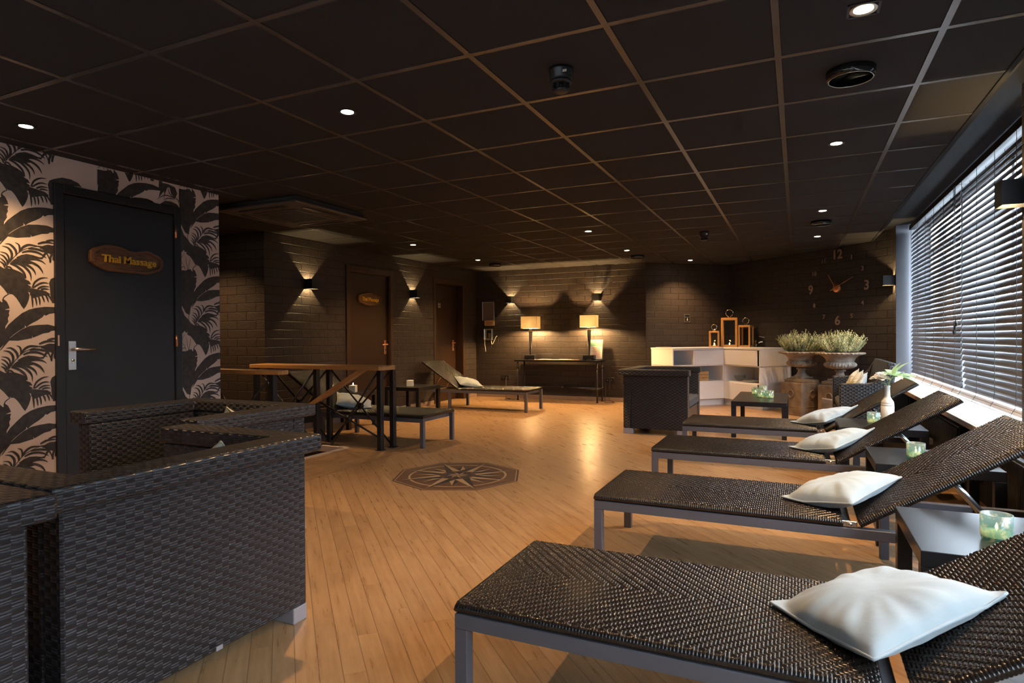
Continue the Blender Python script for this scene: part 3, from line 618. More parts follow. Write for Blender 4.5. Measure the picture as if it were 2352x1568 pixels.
# ------------------------------------------------------------------ rattan loungers
def weave_panel(L,W,mirror_v=True,s=.0092,r=.0145):
    nx=int(round(L/s)); ny=int(round((W-2*r)/s)); ny-= (ny+1)%2
    sy=(W-2*r)/ny; sx=L/nx; K=6
    I,J=np.meshgrid(np.arange(-1,nx+2),np.arange(-1,ny+2),indexing='ij')
    jc=ny//2
    S=np.where(((I+np.abs(J-jc))%4)<2,1.0,-1.0)
    a=np.arange(nx*K)/K; c=np.arange(ny*K)/K
    A_,C_=np.meshgrid(a,c,indexing='ij')
    i=np.floor(A_).astype(int); j=np.floor(C_).astype(int); fa=A_-i; fc=C_-j
    sm=lambda t:t*t*(3-2*t)
    t=C_-.5; j0=np.floor(t).astype(int); f=sm(t-j0); w=S[i+1,j0+1]*(1-f)+S[i+1,j0+2]*f
    t=A_-.5; i0=np.floor(t).astype(int); f=sm(t-i0); w2=-(S[i0+1,j+1]*(1-f)+S[i0+2,j+1]*f)
    Aa,Bb=.0030,.0048
    Z=np.maximum(Aa*w+Bb*np.sqrt(1-.96*(2*fa-1)**2),Aa*w2+Bb*np.sqrt(1-.96*(2*fc-1)**2))-Bb*.8
    X=A_*sx; Y=-W/2+r+C_*sy
    cols_y=[Y[:,k] for k in range(Y.shape[1])]; 
    # cross-section ring: left edge wrap, top, right edge wrap, bottom
    rib=np.sqrt(1-.9*(2*(a-np.floor(a))-1)**2)*.0028-.002
    nrm=9; P=[]
    for q in range(nrm):   # from bottom to top on -y side
        th=-PI/2+PI*(q/nrm) 
        P.append(np.stack([a*sx, -W/2+r-(r+rib)*math.cos(th), -r+(r+rib)*math.sin(th)],1))
    for k in range(Y.shape[1]): P.append(np.stack([X[:,k],Y[:,k],Z[:,k]],1))
    for q in range(nrm):
        th=PI/2-PI*((q+1)/nrm)
        P.append(np.stack([a*sx, W/2-r+(r+rib)*math.cos(th), -r+(r+rib)*math.sin(th)],1))
    V=np.stack(P,1)            # (na, nring, 3)
    # round the two ends downwards
    d=np.minimum(V[:,:,0],L-V[:,:,0]); e=np.clip(1-d/.012,0,1); V[:,:,2]-= .012*(1-np.sqrt(1-.98*e**2))*(V[:,:,2]>-r)
    na,nr=V.shape[:2]
    idx=np.arange(na*nr).reshape(na,nr); nxt=np.roll(idx,-1,axis=1)
    q=np.stack([idx[:-1],idx[1:],nxt[1:],nxt[:-1]],-1).reshape(-1,4)
    return V.reshape(-1,3),q,[list(idx[0]),list(idx[-1][::-1])]
def np_mesh(name,V,Q,caps,m):
    me=bpy.data.meshes.new(name); nv=len(V); nq=len(Q); nl=nq*4+sum(len(c) for c in caps)
    me.vertices.add(nv); me.vertices.foreach_set('co',V.astype(np.float32).ravel())
    me.loops.add(nl); me.loops.foreach_set('vertex_index',np.concatenate([Q.ravel()]+[np.array(c) for c in caps]).astype(np.int32))
    me.polygons.add(nq+len(caps)); st=list(range(0,nq*4,4)); tot=[4]*nq; p=nq*4
    for c in caps: st.append(p); tot.append(len(c)); p+=len(c)
    me.polygons.foreach_set('loop_start',st); me.polygons.foreach_set('use_smooth',[True]*nq+[False]*len(caps))
    me.update(calc_edges=True); me.validate(); me.materials.append(m); return me
LW=.617
V_,Q_,c_=weave_panel(1.085,LW); seat_me=np_mesh('seat_panel',V_,Q_,c_,M['rattan'])
V_,Q_,c_=weave_panel(.76,LW); V_[:,0]=.76-V_[:,0]; Q_=Q_[:,::-1]; c_=[c[::-1] for c in c_]; back_me=np_mesh('back_panel',V_,Q_,c_,M['rattan'])
BA=math.radians(32.3)
def lounger(label,loc,rz,group):
    t=thing('sun_lounger',label,'lounger',loc,rz,group)
    o=obj('seat_panel',seat_me,None,t); o.location=(0,0,.325)
    o=obj('backrest',back_me,None,t); o.location=(1.135,0,.322); o.rotation_euler=(0,-BA,0)
    m=MB(); h=LW/2; w=.04
    for sgn in (-1,1):
        y0=sgn*(h-.002); y1=y0-sgn*w
        m.box((.002,y0,.252),(1.88,y1,.294),.002)
    m.box((.042,-h+w,.252),(.08,h-w,.292),.002); m.box((1.84,-h+w,.252),(1.88,h-w,.292),.002); m.box((1.09,-h+w,.262),(1.12,h-w,.288),.002)
    obj('frame',m,M['grey_metal'],t)
    for x in (.002,1.275):
        for sgn in (-1,1):
            m=MB(); y0=sgn*(h-.002); m.box((x,y0,0),(x+w,y0-sgn*w,.2525),.002); obj('leg',m,M['grey_metal'],t)
    for sgn in (-1,1):
        m=MB(); y=sgn*(h-.012)
        m.box((1.075,y-.005,.296),(1.135,y+.005,.322),.002); m.cyl((1.108,y-.012,.309),(1.108,y+.012,.309),.009,12); obj('hinge',m,M['steel'],t)
    # U-shaped prop bar under the backrest
    m=MB(); R=lambda x: (1.135+x*math.cos(BA), .322+x*math.sin(BA)-.03)
    a=R(.40)
    m.tube([(a[0],-.2,a[1]),(a[0]+.05,-.2,a[1]-.05),(1.66,-.2,.285)],.0105,10); m.tube([(a[0],.2,a[1]),(a[0]+.05,.2,a[1]-.05),(1.66,.2,.285)],.0105,10); m.tube([(1.66,-.285,.28),(1.66,.285,.28)],.0105,10)
    obj('prop_bar',m,M['steel'],t)
    return t
G1='rattan loungers along the window'
lg=lounger('dark rattan sun lounger nearest the camera at the bottom of the photo',(-.913,1.866,0),0,G1)
dup(lg,(-.912,3.224,0),0,'dark rattan sun lounger second from the camera on the window side',G1)
dup(lg,(-.925,4.605,0),0,'dark rattan sun lounger third from the camera on the window side',G1)
dup(lg,(-.938,5.945,0),0,'dark rattan sun lounger on the window side, in front of the coffee table',G1)
dup(lg,(-3.36,5.478,0),PI,'dark rattan sun lounger behind the stair railing',"rattan loungers along the brick wall")
dup(lg,(-3.545,8.48,0),PI,'dark rattan sun lounger by the dark door, in front of the console table',"rattan loungers along the brick wall")
# ------------------------------------------------------------------ pillows
def pillow_mesh(a,th,seed,crease=.006,drop=0.0):
    r=random.Random(seed); n=40; mb=MB(); ph=[r.uniform(0,6.28) for _ in range(8)]
    def edge(u,v):   # outline pulled in between corners
        k=.05; return u*(1-k*(1-v*v)*1.0*abs(u)**3), v*(1-k*(1-u*u)*abs(v)**3)
    top=[];bot=[]
    for i in range(n+1):
        for j in range(n+1):
            u=-1+2*i/n; v=-1+2*j/n; x,y=edge(u,v)
            prof=((1-abs(u)**2.6)*(1-abs(v)**2.6))**.44
            rad=math.hypot(u,v); ang=math.atan2(v,u)
            wr=(math.sin(ang*9+ph[0])*.5+math.sin(ang*17+ph[1])*.35+math.sin(ang*5+ph[5])*.4)*crease*max(0,min(1,(rad-.35)/.5))*prof**.6
            wr+=math.sin(u*5+v*3+ph[2])*.003*prof+math.sin(u*2.3-v*4.1+ph[3])*.004*prof
            top.append((x*a/2,y*a/2,prof*th*.58+wr)); bot.append((x*a/2,y*a/2,-prof*th*.42+wr*.3))
    N=n+1; fs=[];fb=[]
    for i in range(n):
        for j in range(n):
            fs.append((i*N+j,(i+1)*N+j,(i+1)*N+j+1,i*N+j+1)); fb.append((i*N+j+1,(i+1)*N+j+1,(i+1)*N+j,i*N+j))
    mb.add(top,fs,0,True); mb.add(bot,fb,0,True)
    e=[]
    for i in range(n): e.append(top[i*N])
    for j in range(n): e.append(top[n*N+j])
    for i in range(n): e.append(top[(n-i)*N+n])
    for j in range(n): e.append(top[n-j])
    pp=MB(); pp.tube(e,.0045,6,0,True,True)
    return mb,pp,e
def pillow(label,loc,rotz,tilt,tiltaxis='Y',a=.43,th=.15,seed=1,mname='pillow',group=None,rest=None):
    t=thing('pillow',label,'pillow',loc,0,group); mb,pp,ed=pillow_mesh(a,th,seed)
    Mx=Matrix.Rotation(tilt,4,tiltaxis)@Matrix.Rotation(rotz,4,'Z'); t.rotation_euler=Mx.to_euler()
    if rest:
        Mi=Matrix.Translation(loc)@Mx; Mv=Mi.inverted()
        nt_=len(mb.v)//2
        mb.v=[tuple(Mv@rest(Mi@Vector(p),.012 if k<nt_ else 0)) for k,p in enumerate(mb.v)]
        a_=[Mi@Vector(p) for p in ed]; a_=[Mv@rest(p,.0075) for p in a_]; pp=MB(); pp.tube(a_,.0045,6,0,True,True)
    cv=obj('cover',mb,M[mname],t); obj('piping',pp,M[mname],cv); return t
def on_lounger(fx,s):      # cloth rests on the seat and the raised back
    def f(p,o):
        lx=(p.x-fx)*s; p.z+=.07*max(0,lx-1.10); z1=.3315+o; zb=.322+math.tan(BA)*(lx-1.135)+.0065+o*1.2
        if lx>1.10: z1=max(z1,zb)
        if p.z<z1: p.z=z1
        return p
    return f
def in_chair(axis,lim,z0):
    def f(p,o):
        if p[axis]>lim-o: p[axis]=lim-o
        if p.z<z0+o*.8: p.z=z0+o*.8
        return p
    return f
def on_loveseat(p,o):
    if p.z<.4035+o*.8: p.z=.4035+o*.8
    xm=.672-o+(.10/.43)*(p.z-.40)
    if p.x>xm: p.x=xm
    return p
G2='pale grey-green pillows on the loungers'
PT=math.radians(-15)
def lp(label,x,y,r,seed,a,fx,s=1): pillow(label,(x,y,.380),math.radians(r),PT*s,seed=seed,group=G2,rest=on_lounger(fx,s),a=a,th=.112)
lp('pale grey-green pillow on the lounger nearest the camera',.190,1.862,37,3,.385,-.913)
lp('pale grey-green pillow on the second lounger from the camera',.175,3.20,52,5,.36,-.912)
lp('pale grey-green pillow on the third lounger from the camera',.20,4.62,48,8,.37,-.925)
lp('pale grey-green pillow on the far lounger in front of the coffee table',.20,5.95,45,11,.38,-.938)
lp('pale pillow on the lounger behind the stair railing',-4.47,5.49,40,13,.38,-3.36,-1)
lp('pale pillow on the lounger in front of the console table',-4.66,8.47,45,15,.38,-3.545,-1)
# ------------------------------------------------------------------ wicker armchairs
def armchair(label,loc,rz,group,w=.98):
    t=thing('armchair',label,'armchair',loc,rz,group); h=w/2; D=.39
    zt=.722; zr=.655; o=.045; wm=M['wicker']
    m=MB(); m.box((-D+o,-h+o,.06),(-D+o+.085,h-o,zr),.006); obj('backrest',m,wm,t)
    for s in (-1,1):
        m=MB(); m.box((-D+o+.0852,s*(h-o),.06),(D-.02,s*(h-o-.085),zr),.006); obj('armrest',m,wm,t)
    m=MB(); rw=.135; r_=.012
    m.prism([(-D,-h),(D,-h),(D,-h+rw),(-D+rw,-h+rw),(-D+rw,h-rw),(D,h-rw),(D,h),(-D,h)],zr,zt)
    ob=obj('top_rim',m,wm,t,bevel=.010)
    m=MB(); m.box((-D+o+.086,-h+o+.086,.08),(D-.03,h-o-.086,.29),.006); obj('seat_base',m,wm,t)
    m=MB(); m.box((-D+o+.09,-h+o+.09,.291),(D-.02,h-o-.09,.40),.02); obj('seat_cushion',m,M['seat_fabric'],t)
    for sx in (-1,1):
        for sy in (-1,1):
            m=MB(); x=sx*(D-.03) if sx>0 else -(D-o); 
            m.box((x,sy*(h-o),0),(x-sx*.11,sy*(h-o-.07),.0595),.003); obj('foot',m,M['silver_foot'],t)
    return t
G3='dark wicker club armchairs'
ch=armchair('dark wicker club armchair in the left foreground, its back to the camera',(-2.10,1.415,0),PI,G3)
dup(ch,(-2.05,.425,0),PI,'dark wicker club armchair cut off by the left edge of the photo',G3)
dup(ch,(-3.015,2.375,0),-PI/2,'dark wicker club armchair in front of the black door in the wallpaper',G3)
dup(ch,(-1.45,7.33,0),0,'dark wicker club armchair in front of the white cabinet, facing the coffee table',G3)
m=MB(); m.box((-1.742,1.43,.07),(-1.739,1.455,.085)); obj('maker_tag',m,M['silver_foot']).parent=None
bpy.data.objects['maker_tag'].parent=ch
o=bpy.data.objects['maker_tag']; o.data.transform(Matrix.Rotation(PI,4,'Z')@Matrix.Translation((2.10,-1.415,0)))
pillow('small cream cushion leaning in the left foreground wicker armchair',(-1.97,1.60,.565),math.radians(45),math.radians(-70),seed=21,rest=in_chair(0,-1.853,.4035),mname='pillow_cream',a=.24,th=.08)
pillow('small cream cushion in the wicker armchair facing the camera by the black door',(-2.85,2.49,.565),math.radians(45),math.radians(-68),'X',seed=22,rest=in_chair(1,2.616,.4035),mname='pillow_cream',a=.24,th=.08)
# loveseat by the window
def loveseat():
    t=thing('loveseat','black glossy wicker loveseat with sloped back beside the window','sofa',(0,0,0)); wm=M['wicker_fine']
    x0=.37; y0,y1=6.80,8.16
    for ya,yb in ((y0,y0+.09),(y1-.09,y1)):
        m=MB(); m.prism([(x0,.06),(.76,.06),(.85,.79),(.79,.80),(.735,.70),(.68,.645),(.60,.625),(x0,.62)],ya,yb,'y'); obj('armrest',m,wm,t,bevel=.012)
    m=MB(); m.prism([(.66,.06),(.76,.06),(.86,.82),(.79,.83),(.69,.40)],y0+.0905,y1-.0905,'y'); obj('backrest',m,wm,t,bevel=.012)
    m=MB(); m.box((x0+.01,y0+.091,.08),(.655,y1-.091,.30),.01); obj('seat_base',m,wm,t)
    m=MB(); m.box((x0+.02,y0+.10,.301),(.655,y1-.10,.40),.025); obj('seat_cushion',m,M['seat_fabric'],t)
    for x in (x0+.03,.69):
        for y in (y0+.03,y1-.08): m=MB(); m.box((x,y,0),(x+.05,y+.05,.0595),.003); obj('foot',m,M['black_metal'],t)
loveseat()
G4='cushions on the loveseat by the window'
pillow('leftmost of three cushions on the loveseat, greenish gold',(.545,7.84,.555),math.radians(45),math.radians(-66),seed=31,rest=on_loveseat,mname='pillow_cream',a=.25,th=.085,group=G4)
pillow('middle one of three cushions on the loveseat, cream with tan shade',(.555,7.46,.56),math.radians(43),math.radians(-66),seed=32,rest=on_loveseat,mname='pillow_cream',a=.25,th=.085,group=G4)
pillow('rightmost of three cushions on the loveseat, palest',(.56,7.09,.555),math.radians(47),math.radians(-66),seed=33,rest=on_loveseat,mname='pillow',a=.25,th=.085,group=G4)
# ------------------------------------------------------------------ tables
def sidetable(label,loc,sx=.55,sy=.55,h=.43,name='side_table',group=None,tt=.05):
    t=thing(name,label,'table',loc,0,group); m=MB(); m.box((0,0,h-tt),(sx,sy,h),.002); obj('tabletop',m,M['black_wood'],t)
    for x in (0,sx-.05):
        for y in (0,sy-.05): m=MB(); m.box((x+.0005,y+.0005,0),(x+.0495,y+.0495,h-tt-.0003),.002); obj('leg',m,M['black_wood'],t)
    return t
G5='square black side tables beside the loungers'
sidetable('square black side table between the two loungers nearest the camera',(.345,2.262,0),group=G5)
sidetable('square black side table between the second and third loungers from the camera',(.368,3.70,0),group=G5)
sidetable('square black side table holding the flower vase',(.275,5.07,0),group=G5)
sidetable('square black side table near the brown wooden door, with a white candle',(-5.12,6.93,0),group=G5)
sidetable('square black side table behind the backrest of the lounger at the stair railing',(-5.40,5.86,0),group=G5)
sidetable('long black coffee table with four teal candle glasses',(-.652,7.03,0),.55,1.25,.39,'coffee_table')
def candle(label,loc,lit=True,h=.085,r=.044,group='teal candle glasses',seed=0):
    t=thing('candle_glass',label,'candle',loc,rnd.uniform(0,6),group); m=MB()
    m.lathe([(r*.86,0),(r*.93,.004),(r,.02),(r,h),(r-.004,h),(r-.004,.02),(r*.85,.012),(0,.012)],28); obj('glass',m,M['cglass'],t)
    m=MB(); m.lathe([(r*.8,.0125),(r*.8,.030),(0,.032)],20); wx=obj('wax',m,M['wax'] if lit else M['fluor'],t)
    if lit:
        m=MB(); m.lathe([(0,.033),(.004,.038),(.0045,.045),(0,.058)],10); obj('flame',m,M['flame'],wx)
    return t
candle('lit teal candle glass on the side table nearest the camera',(.585,2.475,.43))
candle('lit teal candle glass on the side table between second and third loungers',(.577,3.925,.43))
candle('teal candle glass beside the white flower vase',(.517,5.345,.43))
candle('rearmost left teal candle glass on the coffee table',(-.455,7.90,.39))
candle('tall white candle at the back of the coffee table glasses',(-.37,7.86,.39),h=.115,r=.047)
candle('front left teal candle glass on the coffee table',(-.375,7.55,.39),h=.09)
candle('front right teal candle glass on the coffee table',(-.285,7.49,.39),h=.09)
def blockcandle(label,loc,lit):
    t=thing('block_candle',label,'candle',loc,.3,'square candle holders'); m=MB(); s=.04
    m.box((-s,-s,0),(s,s,.085),.004); bk=obj('block',m,M['fluor'],t)
    if lit:
        m=MB(); m.lathe([(0,.086),(.005,.093),(.0055,.102),(0,.118)],10); obj('flame',m,M['flame'],bk)
blockcandle('small square cream candle holder on the table near the brown door',(-4.82,7.10,.43),False)
blockcandle('small square candle holder glowing behind the stair railing',(-4.98,6.10,.43),True)
# vase with flowers
t=thing('flower_vase','white ceramic bottle vase with ringed shoulder on the side table','vase',(.625,5.50,.43)); m=MB()
m.lathe([(.0,0),(.042,0),(.045,.006),(.045,.12),(.042,.122),(.045,.126),(.045,.135),(.042,.138),(.044,.142),(.040,.158),(.026,.178),(.019,.195),(.017,.26),(.020,.275),(.016,.278),(.014,.262),(.014,.20),(0,.20)],28); obj('body',m,M['ceramic'],t)
def leaf(mb,base,d,up,L,W,droop,mat=0,n=8):
    d=Vector(d).normalized(); up=Vector(up); s=d.cross(up).normalized(); up=s.cross(d); b=Vector(base); L_=[];fs=[];vs=[]
    for i in range(n+1):
        q=i/n; c=b+d*(L*q)+up*(L*(.25*q-droop*q*q)); w=W*math.sin(PI*(.06+.94*q)**.8)*.5+.0005
        vs+= [c+s*w+up*w*.35,c,c-s*w+up*w*.35]
    for i in range(n): k=3*i; fs+= [(k,k+3,k+4,k+1),(k+1,k+4,k+5,k+2)]
    mb.add(vs,fs,mat,True)
f=thing('flower_bouquet','white rose and pale grey-green leaves standing in the white vase','flowers',(.625,5.50,.69))
m=MB(); m.tube([(0,0,-.05),(-.01,0,.03),(-.045,-.015,.05)],.004,8); m.tube([(0,.0,-.05),(.01,0,.05),(.04,0,.09)],.005,8); obj('stem',m,M['leaf_vase'],f)
m=MB(); r=random.Random(4)
for k in range(34):
    q=k/33; a=k*2.399; el=.2+q*1.1; d=Vector((math.cos(a)*math.cos(el),math.sin(a)*math.cos(el),math.sin(el)))
    leaf(m,Vector((-.05,-.02,.058)),d,Vector((0,0,1)) if abs(d.z)<.9 else Vector((1,0,0)),.082-.03*q,.085,.5 if q<.5 else -.1,0,5)
obj('rose',m,M['petal'],f)
m=MB()
for a,el,L in ((.1,.95,.16),(.9,.35,.14),(-.5,.2,.16),(2.0,.55,.13),(-1.3,.1,.15),(.4,.05,.17),(-.2,-.15,.17),(-2.3,.3,.11),(3.0,.5,.10),(.2,1.3,.12)):
    d=Vector((math.cos(a)*math.cos(el),math.sin(a)*math.cos(el),math.sin(el))); leaf(m,Vector((.04,0,.085)),d,Vector((0,0,1)),L,.062,.42)
obj('leaf_spray',m,M['leaf_vase'],f)
# ------------------------------------------------------------------ stair railings
def post(t,x,y,z0,z1,s=.05):
    m=MB(); m.box((x-s/2,y-s/2,z0),(x+s/2,y+s/2,z1),.003); m.box((x-s/2-.012,y-s/2-.012,z0),(x+s/2+.012,y+s/2+.012,z0+.006)); obj('post',m,M['black_metal'],t)
def rod(t,p,q,r=.0095): m=MB(); m.cyl(p,q,r,10); obj('brace_rod',m,M['black_metal'],t)
def boss(t,p): m=MB(); m.cyl((p[0],p[1]-.014,p[2]),(p[0],p[1]+.014,p[2]),.034,20); obj('brace_boss',m,M['black_metal'],t)
t=thing('stair_railing','wide oak-topped stair railing with black crossed rods on the far side of the stairs','railing',(0,0,0))
m=MB(); m.prism([(-5.41,4.90),(-3.69,4.90),(-3.655,4.93),(-3.655,5.12),(-3.68,5.155),(-5.41,5.155)],.779,.820); obj('handrail',m,M['rail_wood'],t,bevel=.006)
zp=.7785
post(t,-3.70,4.935,0,zp); post(t,-3.69,5.128,0,zp); post(t,-4.50,5.128,0,zp); post(t,-4.50,4.935,-.5,zp); post(t,-5.34,5.128,0,zp); post(t,-5.34,4.935,-.9,zp)
y=5.128; rod(t,(-4.475,y,.765),(-3.715,y,.03)); rod(t,(-3.715,y,.765),(-4.475,y,.03)); boss(t,(-4.095,y,.398))
rod(t,(-5.315,y,.765),(-4.525,y,.03)); rod(t,(-4.525,y,.765),(-5.315,y,.03)); boss(t,(-4.92,y,.398))
y=4.935; rod(t,(-3.725,y,.765),(-4.475,y,-.20)); rod(t,(-3.725,y,.125),(-4.475,y,.45)); boss(t,(-4.09,y,.288))
rod(t,(-4.525,y,.765),(-5.31,y,-.1)); rod(t,(-5.315,y,.765),(-4.525,y,.0)); boss(t,(-4.925,y,.36))
m=MB(); m.prism([(-3.955,.776),(-3.87,.776),(-5.32,-.04),(-5.32,.008)],4.895,4.965,'y'); obj('sloped_handrail',m,M['rail_wood'],t,bevel=.005)
t=thing('stair_railing','narrow oak-topped stair railing end in front of the wallpapered wall','railing',(0,0,0))
m=MB(); m.prism([(-5.9,3.99),(-4.07,3.99),(-4.035,4.01),(-4.035,4.08),(-4.06,4.105),(-5.9,4.105)],.783,.822); obj('handrail',m,M['rail_wood'],t,bevel=.006)
post(t,-4.185,4.05,0,.7825); post(t,-5.05,4.05,0,.7825)
rod(t,(-4.21,4.05,.76),(-5.02,4.05,.03)); rod(t,(-5.02,4.05,.76),(-4.21,4.05,.03)); boss(t,(-4.615,4.05,.395))
# ------------------------------------------------------------------ console table and what stands on it
ct=thing('console_table','black console table on steel pipe legs between the two brick-wall lamps','table',(0,0,0))
m=MB(); m.box((-4.47,9.76,.672),(-2.955,10.125,.70),.003); obj('tabletop',m,M['black_wood'],ct)
for x in (-4.42,-2.99):
    for y in (9.80,10.09):
        m=MB(); m.cyl((x,y,0),(x,y,.6715),.0135,12); m.cyl((x,y,.55),(x,y,.59),.021,12); m.cyl((x,y,.0),(x,y,.012),.022,12); m.cyl((x,y,.20),(x,y,.24),.021,12); obj('leg',m,M['pipe'],ct)
m=MB(); m.cyl((-4.42,10.09,.22),(-2.99,10.09,.22),.011,10); m.cyl((-3.70,10.09,.22),(-2.99,9.80,.22),.011,10); m.cyl((-3.725,10.09,.22),(-3.675,10.09,.22),.02,10); m.cyl((-4.42,9.8,.22),(-4.42,10.09,.22),.011,10); m.cyl((-2.99,9.8,.22),(-2.99,10.09,.22),.011,10); obj('stretcher',m,M['pipe'],ct)
def tablelamp(label,x,y,zs,w,d,h,stemrot):
    t=thing('table_lamp',label,'lamp',(x,y,.70),0,'table lamps on the console'); zb=.06
    m=MB(); m.box((-.10,-.06,.018),(.10,.06,.082),.006)
    for sx in (-.08,.08):
        for sy in (-.045,.045): m.box((sx-.013,sy-.013,0),(sx+.013,sy+.013,.0185),.003)
    obj('base',m,M['pipe'],t)
    m=MB(); m.tube([(0,0,.082),(0,0,.12),(.0,0,zs-.75)],[.013,.014,.033],16); obj('stem',m,M['pipe'],t)
    m=MB(); m.cyl((0,0,zs-.75),(0,0,zs-.735),.036,16); m.cyl((0,0,zs-.735),(0,0,zs-.70),.022,16); obj('socket',m,M['chrome'],t)
    m=MB(); z0=zs-.70; z1=z0+h
    for a,b in (((-w/2,-d/2),(w/2,-d/2)),((w/2,-d/2),(w/2,d/2)),((w/2,d/2),(-w/2,d/2)),((-w/2,d/2),(-w/2,-d/2))):
        m.add([(a[0],a[1],z0),(b[0],b[1],z0),(b[0],b[1],z1),(a[0],a[1],z1)],[(0,1,2,3)])
    sh=obj('lamp_shade',m,M['shade'],t); s_=sh.modifiers.new('s','SOLIDIFY'); s_.thickness=.002
    m=MB(); bz=(z0+z1)/2; m.lathe([(0,z0+.0),(.014,z0+.002),(.015,z0+.008),(.010,z0+.012),(0,z0+.013)],16); obj('bulb',m,M['flame'],t)
    L=bpy.data.lights.new('lamp_light','POINT'); L.energy=LAMP; L.color=(1,.60,.24); L.shadow_soft_size=.022
    lo=link(bpy.data.objects.new('lamp_light',L)); lo.parent=t; lo.location=(0,0,z1-.165)
    return t
LAMP=150
tablelamp('left table lamp with glowing rectangular shade on the console table',-4.235,9.95,1.24,.30,.17,.21,0)
tablelamp('right table lamp with glowing rectangular shade beside the leaflet frame',-3.17,9.95,1.25,.275,.17,.20,0)
r=random.Random(5)
mags=[(-4.02,9.86,.15,'paper_tan','tan'),(-3.86,9.87,-.2,'paper_pink','pink'),(-3.70,9.85,.25,'paper','cream'),(-3.55,9.88,-.1,'paper_red','red'),(-3.42,9.86,.3,'paper_pink','rose'),(-3.99,10.0,-.3,'paper_blue','blue'),(-3.62,10.01,.1,'paper_tan','brown')]
lab=['tan magazine at the left end of the spread on the console table','pink magazine second from the left on the console table','cream magazine in the middle of the console table','red magazine right of the middle of the console table','rose magazine next to the right lamp base','blue magazine at the back of the console table by the left lamp','brown magazine at the back of the console table middle']
for (x,y,a,mn,c),lb in zip(mags,lab):
    t=thing('magazine',lb,'magazine',(x,y,.7004),a,'magazines spread on the console table')
    m=MB(); m.box((-.095,-.062,0),(.095,.062,.006),.001); obj('pages',m,M['paper'],t)
    m=MB(); m.box((-.096,-.063,.0062),(.096,.063,.0078)); m.box((-.05,-.04,.0079),(.06,.01,.0083),0,1); obj('cover',m,[M[mn],M['paper']],t)
t=thing('leaflet_frame','white framed notice standing behind the right table lamp','notice',(-3.075,10.02,.7),0); R=Matrix.Rotation(math.radians(-9),4,'X')
m=MB(); m.box((-.115,-.006,0),(.115,.006,.345),.003,0,R); obj('frame',m,M['alu'],t)
m=MB(); m.box((-.102,-.008,.012),(.102,-.0065,.333),0,0,R); m.box((-.102,-.0085,.235),(.102,-.008,.333),0,1,R); m.box((-.06,-.0088,.29),(.10,-.0085,.31),0,2,R)
for k in range(9): m.box((-.075+.012*(k%3),-.0088,.205-.020*k),(.075-.01*(k%2),-.0082,.211-.020*k),0,3,R)
obj('notice_sheet',m,[M['paper'],M['paper_green'],M['paper_blue'],M['text_red']],t)
# wall items on the back wall
t=thing('picture_frame','silver snap frame with a blank grey sheet on the back wall above the phone','frame',(-5.16,YB,0))
m=MB(); 
for lo,hi in (((-.125,-.02,1.40),(-.107,0,1.745)),((.107,-.02,1.40),(.125,0,1.745)),((-.107,-.02,1.40),(.107,0,1.418)),((-.107,-.02,1.727),(.107,0,1.745))): m.box(lo,hi,.003)
obj('frame',m,M['alu'],t); m=MB(); m.box((-.107,-.008,1.418),(.107,0,1.727)); obj('sheet',m,M['grey_board'],t)
t=thing('wall_card','small brown printed card under the silver frame','sign',(-5.14,YB,0)); m=MB(); m.box((-.10,-.004,1.305),(.105,0,1.395)); 
for k in range(3): m.box((-.07,-.0046,1.33+.02*k),(.07,-.004,1.336+.02*k),0,1)
obj('card',m,[M['paper_tan'],M['text_dark']],t)
t=thing('wall_phone','grey corded wall phone on the back wall','phone',(-5.15,YB,0)); m=MB()
m.box((-.05,-.045,1.04),(.085,0,1.245),.006); obj('base',m,M['alu'],t); m=MB(); m.box((-.028,-.048,1.075),(.065,-.0455,1.225),.001); 
obj('face',m,M['black_plastic'],t)
m=MB(); m.box((-.09,-.075,1.04),(-.052,-.02,1.245),.012); obj('handset',m,M['alu'],t)
m=MB()
for a in range(4):
    for b_ in range(3): m.box((.01+b_*.018,-.051,1.09+a*.02),(.022+b_*.018,-.0485,1.102+a*.02),.001)
obj('keypad',m,M['paper_tan'],t)
m=MB(); m.tube([(.05,-.02,1.04),(.06,-.02,.98),(.075,-.02,.965),(.09,-.02,.98),(.15,-.015,1.10),(.17,-.01,1.115)],.006,8); m.tube([(-.07,-.04,1.04),(-.075,-.03,.95),(-.06,-.03,.90),(-.055,-.03,.83)],.005,8); obj('cord',m,M['paper'],t)
def socket(label,x,z,cord=False):
    t=thing('wall_socket',label,'socket',(x,YB,z),0,'double sockets low on the back wall'); m=MB(); m.box((-.075,-.012,-.036),(.075,0,.036),.004)
    for s in (-.037,.037): m.lathe([(.026,.0),(.026,.004),(.022,.004),(.021,.001),(0,.001)],20,0,Matrix.Translation((s,-.0125,0))@Matrix.Rotation(PI/2,4,'X'))
    obj('plate',m,M['black_plastic'],t)
socket('double black socket on the back wall left of the console table',-4.815,.37); socket('double black socket on the back wall right of the console table',-2.865,.365)
t=thing('lamp_cable','black lamp cable trailing from the console table to the right socket','cable',(0,0,0)); m=MB()
m.tube([(-2.86,10.12,.36),(-2.87,10.09,.2),(-2.86,10.05,.02),(-2.74,9.95,.006),(-2.86,9.86,.006),(-2.91,9.97,.006),(-2.93,10.05,.05),(-2.94,10.13,.4),(-2.94,10.132,.69)],.004,6); obj('cable',m,M['black_plastic'],t)
t=thing('lamp_cable','black lamp cable looped on the floor left of the console table','cable',(0,0,0)); m=MB()
m.tube([(-4.8,10.12,.36),(-4.78,10.1,.1),(-4.75,10.0,.006),(-4.6,9.9,.006),(-4.68,9.82,.006),(-4.57,9.8,.006),(-4.5,9.95,.006)],.004,6); obj('cable',m,M['black_plastic'],t)
